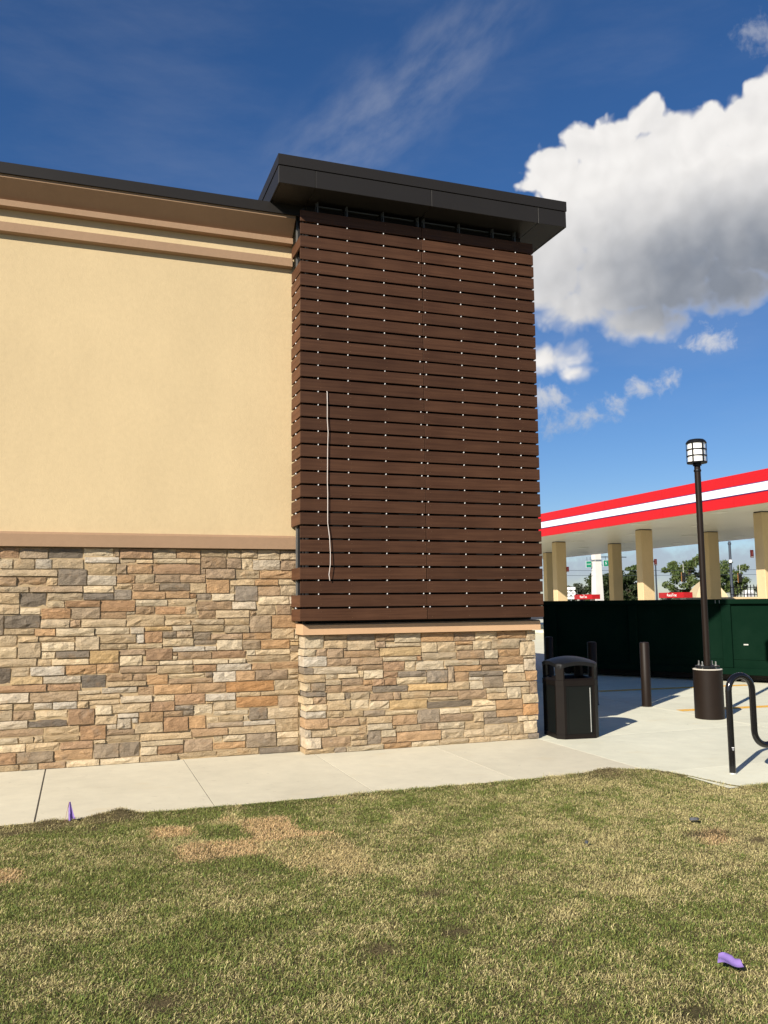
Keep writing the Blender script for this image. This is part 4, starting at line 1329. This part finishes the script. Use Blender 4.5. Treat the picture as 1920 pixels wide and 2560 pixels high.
# picket fence on a low wall
fc = tag(empty('picket_fence', (35.3, 32.95, 0), math.radians(-19)), 'black metal picket fence on a low tan wall', 'fence')
MB().cbox(-3.6, 3.2, -0.10, 0.10, 0.0, 1.80, 0.02).build('base_wall', M_COLUMN, fc)
for z_ in (1.92, 2.36):
    MB().box(-0.2, 3.0, -0.02, 0.02, z_, z_+0.04).build('rail', M_SIGB, fc)
pk = MB().box(-0.022, 0.022, -0.018, 0.018, 1.801, 2.50)
pk.add([(-0.022, -0.018, 2.501), (0.022, -0.018, 2.501), (0.022, 0.018, 2.501), (-0.022, 0.018, 2.501), (0, 0, 2.58)], [(0, 1, 4), (1, 2, 4), (2, 3, 4), (3, 0, 4), (3, 2, 1, 0)])
pkm = pk.mesh('picket', M_SIGB)
for i in range(16):
    o = bpy.data.objects.new('picket', pkm)
    COL.objects.link(o)
    o.parent = fc
    o.location = (-0.15+0.205*i, -0.04, 0)
uc = tag(empty('utility_cabinet', (39.2, 35.9, 0), math.radians(-25)), 'small pale utility cabinet behind the black picket fence', 'cabinet')
MB().cbox(-0.28, 0.28, -0.25, 0.25, 0, 2.25, 0.03).build('case', M_MARKER, uc)
MB().cbox(-0.23, 0.23, -0.262, -0.251, 0.3, 2.1, 0.004).build('door', M_PUMP, uc)

# ---- trees
M_BARK = varied('bark', (0.075, 0.055, 0.04), 0.95, 0, 0.1, 0.25, 3.0, 0.6, 12, 0.03)


def leaf_mat(name, c0, c1):
    m, T, b = material(name, c0, 0.6, 0, 0.3)
    oi = worldpos(T)
    nn = T.noise(oi, 0.9, 3.0, 0.6)
    T.l.new(T.mix(T.mapr(nn, 0.3, 0.7), tuple(c0)+(1,), tuple(c1)+(1,)), b.inputs['Base Color'])
    tr = T.new('ShaderNodeBsdfTranslucent')
    tr.inputs[0].default_value = (c1[0]*1.1, c1[1]*1.1, c1[2]*0.7, 1)
    mx = T.new('ShaderNodeMixShader')
    mx.inputs[0].default_value = 0.25
    out = T.n['Material Output']
    T.l.new(b.outputs[0], mx.inputs[1])
    T.l.new(tr.outputs[0], mx.inputs[2])
    T.l.new(mx.outputs[0], out.inputs[0])
    return m


L_PINE = leaf_mat('loose_tree_leaf', (0.075, 0.115, 0.034), (0.125, 0.155, 0.050))
L_DARK = leaf_mat('dense_tree_leaf', (0.032, 0.052, 0.017), (0.055, 0.075, 0.026))
L_FAR = leaf_mat('far_tree_leaf', (0.050, 0.065, 0.040), (0.075, 0.085, 0.050))


def tree(x, y, h, rx, zc0, clumps, leaf, mat, label, seed, trunk_r=0.22, dens=260, group='trees beyond the fuel canopy', spread=0.9):
    r = np.random.RandomState(seed)
    t = tag(empty('tree', (x, y, 0)), label, 'tree', group)
    tm = MB()
    tm.tube([(0, 0, 0), (0.1, 0.05, h*0.3), (-0.05, 0.1, h*0.6), (0.05, 0, h*0.85)], [trunk_r, trunk_r*0.8, trunk_r*0.5, trunk_r*0.15], 8)
    V, Fc = [], []
    n0 = 0
    for k in range(clumps):
        zz = zc0 + (h-zc0)*r.rand()**0.9*0.95
        prof_ = math.sqrt(max(0.08, 1-((zz-(zc0+h)/2)/((h-zc0)/2+0.3))**2))
        a_ = r.rand()*2*math.pi
        rr = rx*prof_*math.sqrt(r.rand())
        cx_, cy_ = rr*math.cos(a_), rr*math.sin(a_)
        if rr > rx*0.35 and k % 2 == 0:
            tm.tube([(0, 0, max(0.3*h, zz-rr*0.6)), (cx_*0.5, cy_*0.5, zz-rr*0.2), (cx_, cy_, zz)], [trunk_r*0.3, trunk_r*0.2, 0.03], 5)
        cr = spread*r.uniform(0.55, 1.15)
        nl = int(dens*r.uniform(0.6, 1.2))
        d_ = r.normal(size=(nl, 3))
        d_ /= np.linalg.norm(d_, axis=1)[:, None]
        pts = d_*(cr*r.rand(nl, 1)**0.45)*np.array([1.15, 1.15, 0.75]) + np.array([cx_, cy_, zz])
        u_ = r.normal(size=(nl, 3)); u_ /= np.linalg.norm(u_, axis=1)[:, None]
        w_ = np.cross(u_, r.normal(size=(nl, 3))); w_ /= np.linalg.norm(w_, axis=1)[:, None]
        s_ = leaf*r.uniform(0.6, 1.3, size=(nl, 1))
        q_ = np.stack([pts-u_*s_, pts+w_*s_*0.5, pts+u_*s_, pts-w_*s_*0.5], axis=1).reshape(-1, 3)
        V.append(q_)
        Fc.append(np.arange(nl*4).reshape(-1, 4)+n0)
        n0 += nl*4
    tm.build('trunk', M_BARK, t, 60)
    V = np.concatenate(V)
    Fc = np.concatenate(Fc)
    me = bpy.data.meshes.new('crown')
    me.from_pydata(V.tolist(), [], Fc.tolist())
    me.materials.append(mat)
    o = bpy.data.objects.new('crown', me)
    COL.objects.link(o)
    o.parent = t
    return t


tree(98.8, 114.5, 9.4, 4.9, 3.0, 40, 0.26, L_PINE, 'largest loose-crowned green tree, seen between two canopy columns behind a traffic signal', 1, 0.28, 150)
tree(103.6, 112.8, 8.2, 2.7, 2.6, 20, 0.26, L_PINE, 'loose green tree half hidden by the lamp post side of a canopy column', 2, 0.22, 150)
tree(113.4, 119.9, 9.1, 2.9, 3.0, 24, 0.26, L_PINE, 'loose green tree behind the dark steel pole and white box', 3, 0.24, 150)
tree(67.0, 94.0, 5.5, 2.3, 0.5, 34, 0.20, L_DARK, 'dense dark rounded tree right behind the white concrete pole', 4, 0.2, 330, spread=0.8)
tree(70.0, 92.8, 5.8, 2.1, 0.5, 34, 0.20, L_DARK, 'dense dark tree between two fuel canopy columns', 5, 0.2, 330, spread=0.8)
tree(71.8, 93.5, 6.5, 0.9, 4.2, 7, 0.22, L_PINE, 'wispy thin-topped tree against a canopy column edge', 6, 0.12, 110, spread=0.6)
tree(106.0, 165.5, 5.6, 4.0, 0.5, 30, 0.3, L_FAR, 'pale distant tree left of the route marker signs', 7, 0.2, 180, spread=1.1)
tree(111.5, 163.5, 5.0, 4.2, 0.4, 30, 0.3, L_FAR, 'pale distant low tree right of the route marker signs', 8, 0.2, 180, spread=1.1)
tree(92.5, 124.0, 5.0, 2.6, 0.5, 24, 0.26, L_FAR, 'low grey-green tree under the slim street light', 9, 0.16, 160)
tree(110.0, 131.0, 3.8, 3.4, 0.4, 26, 0.26, L_FAR, 'low shrubby tree behind the tan tent', 10, 0.16, 160)
tree(117.0, 115.0, 4.2, 3.0, 0.4, 24, 0.26, L_FAR, 'low shrubby tree behind the black picket fence', 12, 0.16, 160)


# ------------------------------------------------------------------ lawn
STRAW = [[(-1.06, -2.32), (-0.70, -2.32), (-0.69, -2.84), (-0.48, -2.96), (-0.44, -3.29), (-0.46, -3.48), (-0.47, -3.94), (-0.84, -3.94), (-1.03, -3.54), (-1.09, -3.30), (-1.07, -2.88), (-1.08, -2.45)],
         [(-1.61, -2.92), (-1.39, -2.87), (-1.07, -2.88), (-1.07, -3.32), (-1.29, -3.28), (-1.62, -3.30)],
         [(-1.73, -2.32), (-1.43, -2.39), (-1.46, -2.68), (-1.75, -2.63)],
         [(-2.85, -2.91), (-2.57, -3.06), (-2.56, -3.32), (-2.80, -3.34)],
         [(1.88, -3.95), (2.11, -3.91), (2.02, -4.19), (1.79, -4.24)],
         [(-1.15, -2.20), (-1.12, -2.15), (-1.14, -2.42), (-1.23, -2.22)]]
GREEN = [[(-1.42, -2.36), (-1.09, -2.47), (-1.07, -2.87), (-1.43, -2.78)],
         [(-1.57, -3.38), (-1.09, -3.32), (-1.03, -3.50), (-1.18, -3.57), (-1.52, -3.65)],
         [(-0.94, -1.86), (-0.54, -1.99), (-0.55, -2.87), (-0.69, -2.84), (-0.70, -2.32), (-1.06, -2.29)],
         [(-0.16, -2.42), (0.08, -2.64), (-0.02, -2.93), (-0.28, -2.80)],
         [(-0.87, -3.66), (-0.80, -3.69), (-0.84, -3.89), (-0.93, -3.85)],
         [(-1.63, -2.06), (-1.13, -2.03), (-1.15, -2.25), (-1.65, -2.27)],
         [(0.93, -5.06), (1.09, -5.12), (0.93, -5.32), (0.77, -5.26)],
         [(0.65, -5.55), (0.76, -5.59), (0.68, -5.68), (0.58, -5.64)]]
HOLES = [(-0.33, -4.41), (-0.87, -5.07), (-1.9, -5.26), (-0.44, -4.99), (1.87, -3.98), (2.2, -4.23), (0.11, -6.11), (-2.69, -2.09), (-2.12, -2.2), (-1.9, -1.97)]


def edge_y(x):
    x = np.asarray(x, float)
    base = np.interp(x, [-20, 2.92, 3.04, 3.16, 3.24, 20], [-1.875, -1.885, -2.0, -2.26, -2.88, -2.885])
    return base + 0.018*np.sin(x*3.1+0.4) + 0.012*np.sin(x*9.7) + 0.008*np.sin(x*23.0+1.0)


_nr = np.random.RandomState(77)
_tab = _nr.rand(256, 256)


def vnoise(x, y, s, o=0):
    x = np.asarray(x)*s + 13.7*o + 50
    y = np.asarray(y)*s + 7.3*o + 50
    xi = np.floor(x).astype(int); yi = np.floor(y).astype(int)
    fx = x-xi; fy = y-yi
    fx = fx*fx*(3-2*fx); fy = fy*fy*(3-2*fy)
    a = _tab[xi % 256, yi % 256]; b_ = _tab[(xi+1) % 256, yi % 256]
    c_ = _tab[xi % 256, (yi+1) % 256]; d_ = _tab[(xi+1) % 256, (yi+1) % 256]
    return (a*(1-fx)+b_*fx)*(1-fy)+(c_*(1-fx)+d_*fx)*fy


def fbm(x, y, s, o=0):
    return (vnoise(x, y, s, o)*0.5 + vnoise(x, y, s*2.1, o+1)*0.27 + vnoise(x, y, s*4.3, o+2)*0.15 + vnoise(x, y, s*9.0, o+3)*0.08)


LUMPS = [(-1.93, -1.91, 0.13, 0.060), (-2.10, -1.93, 0.10, 0.030), (-2.45, -1.97, 0.16, 0.020), (2.55, -1.93, 0.22, 0.030), (2.05, -4.0, 0.10, 0.02)]


def ground_h(x, y):
    h = -0.014 + 0.020*(fbm(x, y, 2.2, 5)-0.5) + 0.010*(fbm(x, y, 9.0, 9)-0.5)
    d = edge_y(x)-y
    h = h + 0.016*np.exp(-(d/0.10)**2)
    for (lx, ly, lr, lh) in LUMPS:
        h = h + lh*np.exp(-((x-lx)**2+(y-ly)**2)/(2*(lr*0.6)**2))
    return h


def inside(poly, x, y):
    r = np.zeros(len(x), bool)
    n_ = len(poly)
    for i in range(n_):
        (x0, y0), (x1, y1) = poly[i], poly[(i+1) % n_]
        c_ = ((y0 > y) != (y1 > y)) & (x < (x1-x0)*(y-y0)/((y1-y0) + 1e-12) + x0)
        r ^= c_
    return r


M_SOIL, T, b = material('lawn_soil', (0.10, 0.075, 0.04), 0.95, 0, 0.1)
pos = worldpos(T)
c = T.mix(T.mapr(T.noise(pos, 2.0, 6.0, 0.65), 0.35, 0.65), (0.095, 0.082, 0.038, 1), (0.155, 0.120, 0.062, 1))
c = T.mix(T.mapr(T.noise(pos, 60.0, 4.0, 0.7), 0.45, 0.7, 0.0, 0.6), c, (0.035, 0.028, 0.016, 1))
T.l.new(c, b.inputs['Base Color'])
bump(T, b, T.noise(pos, 70.0, 5.0, 0.7), 1.0, 0.02)

xs_ = np.concatenate([np.linspace(-16, -5, 12)[:-1], np.arange(-5, 5.01, 0.06), np.linspace(5, 16, 12)[1:]])
ts = np.concatenate([np.linspace(0, 1, 90)])
X = np.repeat(xs_[:, None], len(ts)+1, axis=1)
Ye = edge_y(xs_)
Y = np.zeros_like(X)
Y[:, 0] = -22.0
Y[:, 1:] = -7.2 + (Ye[:, None]+7.2)*ts[None, :]
Z = ground_h(X.ravel(), Y.ravel()).reshape(X.shape)
nx, ny = X.shape
V = np.stack([X.ravel(), Y.ravel(), Z.ravel()], axis=1)
I = np.arange(nx*ny).reshape(nx, ny)
Fq = np.stack([I[:-1, :-1].ravel(), I[1:, :-1].ravel(), I[1:, 1:].ravel(), I[:-1, 1:].ravel()], axis=1)
# skirt down to the ground along the pavement
sk = np.stack([X[:, -1], Y[:, -1]+0.004, np.full(nx, -0.12)], axis=1)
J = np.arange(nx)+nx*ny
Fs = np.stack([I[:-1, -1], I[1:, -1], J[1:], J[:-1]], axis=1)
me = bpy.data.meshes.new('lawn')
me.from_pydata(np.concatenate([V, sk]).tolist(), [], np.concatenate([Fq, Fs]).tolist())
me.materials.append(M_SOIL)
me.polygons.foreach_set('use_smooth', [True]*len(me.polygons))
lawn = bpy.data.objects.new('lawn', me)
COL.objects.link(lawn)
tag(lawn, kind='structure')

# ---- grass blades
gr = np.random.RandomState(8)


def scatter(n_, x0, x1, y0, y1):
    return gr.uniform(x0, x1, n_), gr.uniform(y0, y1, n_)


def in_view(x, y, lo, hi):
    a_ = np.degrees(np.arctan2(x+2.2652, y+9.1084))
    d_ = np.hypot(x+2.2652, y+9.1084)
    return (a_ > lo) & (a_ < hi) & (d_ > 2.6)


bx, by = scatter(1700000, -5.0, 5.2, -7.0, -1.80)
k_ = (by < edge_y(bx) + 0.012) & in_view(bx, by, -13, 53)
bx, by = bx[k_], by[k_]
# sparser grass round about
fx, fy = scatter(560000, -7.0, 7.0, -9.2, -1.85)
k_ = (fy < edge_y(fx)) & ~((in_view(fx, fy, -13, 53)) & (np.abs(fx) < 5.0) & (fy > -7.0))
bx = np.concatenate([bx, fx[k_]]); by = np.concatenate([by, fy[k_]])

# sod slabs laid in rows: each has its own share of straw
ca, sa = math.cos(math.radians(-14)), math.sin(math.radians(-14))


def sod(x, y):
    u = (x*ca-y*sa)/0.62
    v = (x*sa+y*ca)/0.42
    vi = np.floor(v)
    u = u + 0.37*vi
    ui = np.floor(u)
    return ui.astype(int), vi.astype(int), np.minimum(np.minimum(u-ui, 1-(u-ui))*0.62, np.minimum(v-vi, 1-(v-vi))*0.42)


jx = bx + gr.normal(0, 0.03, len(bx)); jy = by + gr.normal(0, 0.03, len(by))
ui, vi, ed = sod(jx, jy)
slab_s = _tab[ui % 256, vi % 256]
straw = 0.47 + 0.42*(slab_s-0.5) + 1.15*(fbm(bx, by, 1.5, 1)-0.5) + 1.0*(fbm(bx, by, 5.0, 3)-0.5) + 0.7*(vnoise(bx, by, 17.0, 21)-0.5)
straw += 0.12*np.clip((bx+0.5)/3.0, -1, 1)
straw -= 0.12*np.clip((-3.6-by)/1.5, 0, 1)*np.clip((0.6-bx)/1.5, 0, 1)
tone = np.zeros(len(bx))            # 1 = reddish dead sod
for pl in STRAW:
    q = inside(pl, jx, jy)
    straw[q] = np.maximum(straw[q], 0.95)
    tone[q] = 1.0
q = inside(STRAW[0], jx, jy) & (by < -3.0)
straw[q] = 0.88 + 0.6*(fbm(bx[q], by[q], 3.0, 6)-0.5)
tone[q] = 0.35
for pl in GREEN:
    q = inside(pl, jx, jy)
    straw[q] = np.minimum(straw[q], 0.10)
near_edge = (edge_y(bx)-by) < 0.16
straw[near_edge & (bx < -1.75)] = 0.85
browny = np.zeros(len(bx))
for (lx, ly, lr, lh) in LUMPS:
    g_ = np.exp(-((bx-lx)**2+(by-ly)**2)/(2*(lr*0.8)**2))
    browny = np.maximum(browny, g_)
    straw = np.maximum(straw, g_*0.95)
hole = np.zeros(len(bx))
for (lx, ly) in HOLES:
    hole = np.maximum(hole, np.exp(-(((bx-lx)/0.10)**2+((by-ly)/0.07)**2)))
seam_ = np.where(_tab[(ui*3) % 256, (vi*5) % 256] > 0.62, np.exp(-(ed/0.014)**2), 0)
keep = gr.rand(len(bx)) > np.maximum(hole*0.97, seam_*0.85)
bx, by, straw, tone, browny, hole = (a_[keep] for a_ in (bx, by, straw, tone, browny, hole))
n_ = len(bx)
is_straw = gr.rand(n_) < np.clip(straw, 0.04, 0.97)
ln = np.where(is_straw, gr.uniform(0.011, 0.029, n_), gr.uniform(0.011, 0.025, n_))
far_ = np.where(in_view(bx, by, -13, 53) & (np.abs(bx) < 5.1) & (by > -7.0), 1.0, 1.4)
ln *= far_*(0.55 + 0.75*fbm(bx, by, 3.0, 12) + 0.35*vnoise(bx, by, 14.0, 15)) * np.where(gr.rand(n_) < 0.06, 1.5, 1.0)
lean = np.where(is_straw, gr.uniform(0.8, 1.54, n_), gr.uniform(0.55, 1.45, n_))
wd = gr.uniform(0.0010, 0.0021, n_)*far_
th = gr.uniform(0, 2*math.pi, n_)
dx, dy = np.cos(th), np.sin(th)
sxv, syv = -dy, dx
bz = ground_h(bx, by) - 0.003
hgt = ln*np.cos(lean); rch = ln*np.sin(lean)
m1 = 0.55
twx = gr.uniform(-0.4, 0.4, n_)
p0 = np.stack([bx-sxv*wd, by-syv*wd, bz], 1)
p1 = np.stack([bx+sxv*wd, by+syv*wd, bz], 1)
mx_, my_, mz_ = bx+dx*rch*m1*0.8, by+dy*rch*m1*0.8, bz+hgt*m1*1.25+0.003
sx2 = sxv+dx*twx; sy2 = syv+dy*twx
p2 = np.stack([mx_+sx2*wd*0.9, my_+sy2*wd*0.9, mz_+wd*twx], 1)
p3 = np.stack([mx_-sx2*wd*0.9, my_-sy2*wd*0.9, mz_-wd*twx], 1)
p4 = np.stack([bx+dx*rch, by+dy*rch, bz+hgt*1.0+0.002], 1)
V = np.stack([(p0+p1)/2, p2, p4, p3], 1).reshape(-1, 3).astype(np.float32)
green = np.array([0.105, 0.170, 0.032]); green2 = np.array([0.255, 0.255, 0.072])
st1 = np.array([0.62, 0.54, 0.265]); st2 = np.array([0.43, 0.365, 0.155]); dead = np.array([0.70, 0.48, 0.25]); brn = np.array([0.125, 0.088, 0.050])
a_ = gr.rand(n_, 1)
colg = green*(1-a_)+green2*a_
cols = st1*(1-a_)+st2*a_
cols = cols*(1-tone[:, None]*0.8)+dead*(tone[:, None]*0.8)
colr = np.where(is_straw[:, None], cols, colg)
bb = (np.maximum(browny*0.75, hole*0.6)[:, None])*(gr.rand(n_, 1) < 0.8)
colr = colr*(1-bb)+brn*bb
dull = (gr.rand(n_) < 0.10)[:, None]
colr = np.where(dull, colr*0.3+np.array([0.11, 0.08, 0.045])*0.7, colr)*gr.uniform(0.75, 1.25, (n_, 1))
colr = colr*1.12
colv = np.concatenate([np.repeat(colr, 4, axis=0), np.ones((n_*4, 1))], 1).astype(np.float32)
me = bpy.data.meshes.new('grass')
me.vertices.add(n_*4)
me.vertices.foreach_set('co', V.ravel())
me.loops.add(n_*4)
me.loops.foreach_set('vertex_index', np.arange(n_*4, dtype=np.int32))
me.polygons.add(n_)
me.polygons.foreach_set('loop_start', (np.arange(n_)*4).astype(np.int32))
me.update(calc_edges=True)
at_ = me.color_attributes.new('col', 'FLOAT_COLOR', 'POINT')
at_.data.foreach_set('color', colv.ravel())
M_GRASS, T, b = material('grass_blade', (0.1, 0.14, 0.04), 0.62, 0, 0.25)
at = T.new('ShaderNodeAttribute', attribute_name='col')
T.l.new(at.outputs['Color'], b.inputs['Base Color'])
tr = T.new('ShaderNodeBsdfTranslucent')
T.l.new(at.outputs['Color'], tr.inputs[0])
mxs = T.new('ShaderNodeMixShader')
mxs.inputs[0].default_value = 0.22
T.l.new(b.outputs[0], mxs.inputs[1])
T.l.new(tr.outputs[0], mxs.inputs[2])
T.l.new(mxs.outputs[0], T.n['Material Output'].inputs[0])
me.materials.append(M_GRASS)
go_ = bpy.data.objects.new('grass', me)
COL.objects.link(go_)
tag(go_, 'short patchy green and straw coloured turf in front of the sidewalk', 'grass', kind='stuff')

# ------------------------------------------------------------------ small things on the lawn
M_PURPLE = varied('purple_plastic', (0.25, 0.165, 0.43), 0.35, 0, 0.5, 0.15, 20.0)


def sheet(w, h, fn, nx=8, ny=6, t=0.0012):
    """thin crumpled sheet with real thickness"""
    m = MB()
    up_, dn = [], []
    for j in range(ny+1):
        for i in range(nx+1):
            p_ = fn(i/nx, j/ny)
            up_.append(p_)
            dn.append((p_[0]+t*0.4, p_[1]+t, p_[2]-t))
    N_ = nx+1
    K = len(up_)
    fs = []
    for j in range(ny):
        for i in range(nx):
            a = j*N_+i
            fs.append((a, a+1, a+N_+1, a+N_))
            fs.append((K+a, K+a+N_, K+a+N_+1, K+a+1))
    ring = [i for i in range(N_)] + [j*N_+nx for j in range(1, ny+1)] + [ny*N_+i for i in range(nx-1, -1, -1)] + [j*N_ for j in range(ny-1, 0, -1)]
    for q in range(len(ring)):
        q2 = (q+1) % len(ring)
        fs.append((ring[q2], ring[q], K+ring[q], K+ring[q2]))
    return m.add(up_+dn, fs)


fl = tag(empty('marker_flag', (-2.335, -1.95, 0.0)), 'small purple marker flag drooping on a wire at the sidewalk edge', 'flag')
MB().tube([(0, 0, -0.03), (0.012, 0.005, 0.06), (0.03, 0.01, 0.148)], 0.0016, 6).build('wire', varied('rusty_wire', (0.30, 0.13, 0.07), 0.6), fl)


def droop(u, v):
    # v down the cloth, u across
    z = 0.150 - 0.130*v
    x = 0.028 - 0.010*v + (0.012+0.040*v)*u + 0.010*v*v
    y = 0.010 + 0.012*math.sin(u*9+v*3)*(0.3+v) - 0.02*u*v
    if v > 0.85:
        z += 0.022*(u-0.5)
    return (x, y, z)


sheet(1, 1, droop).build('cloth', M_PURPLE, fl, 60)
cf = tag(empty('fallen_flag', (0.505, -5.85, 0.028), math.radians(-24)), 'crumpled purple plastic flag lying flat in the grass', 'flag')


def crum(u, v):
    x = (u-0.5)*0.108*(1-0.25*v) + 0.012*v
    y = (v-0.5)*0.085*(1-0.35*abs(u-0.5)) - 0.020*u
    z = 0.008 + 0.007*math.sin(u*6.0+0.5)*(1-v*0.3) + 0.005*math.sin(v*6+u*4) - 0.010*v*(u > 0.7) + 0.016*v
    return (x, y, z)


sheet(1, 1, crum, 10, 8).build('cloth', M_PURPLE, cf, 60)


def chip(x, y, s, label, seed, mat):
    r = random.Random(seed)
    z = float(ground_h(np.array([x]), np.array([y]))[0]) + 0.030
    n8 = 9
    top_ = [(s*(0.8+0.4*r.random())*math.cos(6.283*i/n8), s*0.8*(0.8+0.4*r.random())*math.sin(6.283*i/n8), 0.010+0.006*r.random()) for i in range(n8)]
    bot_ = [(x_*1.04, y_*1.04, -0.004) for x_, y_, _ in top_]
    mid_ = [(0, 0, 0.017)]
    m = MB().add(top_+bot_+mid_, [(i, (i+1) % n8, 2*n8) for i in range(n8)] + [(n8+i, n8+(i+1) % n8, (i+1) % n8, i) for i in range(n8)] + [tuple(range(2*n8-1, n8-1, -1))])
    o = m.build('stone_chip', mat, None)
    o.location = (x, y, z)
    o.rotation_euler = (0.25, 0.1, r.random()*3)
    tag(o, label, 'stone')


M_SLATE = varied('slate_grey', (0.05, 0.055, 0.065), 0.6, 0, 0.3, 0.2, 30)
chip(2.08, -3.72, 0.034, 'flat dark grey chip lying in the grass beside a bare straw patch', 5, M_SLATE)
chip(1.02, -3.92, 0.014, 'tiny dark chip alone in the open grass', 6, M_SLATE)
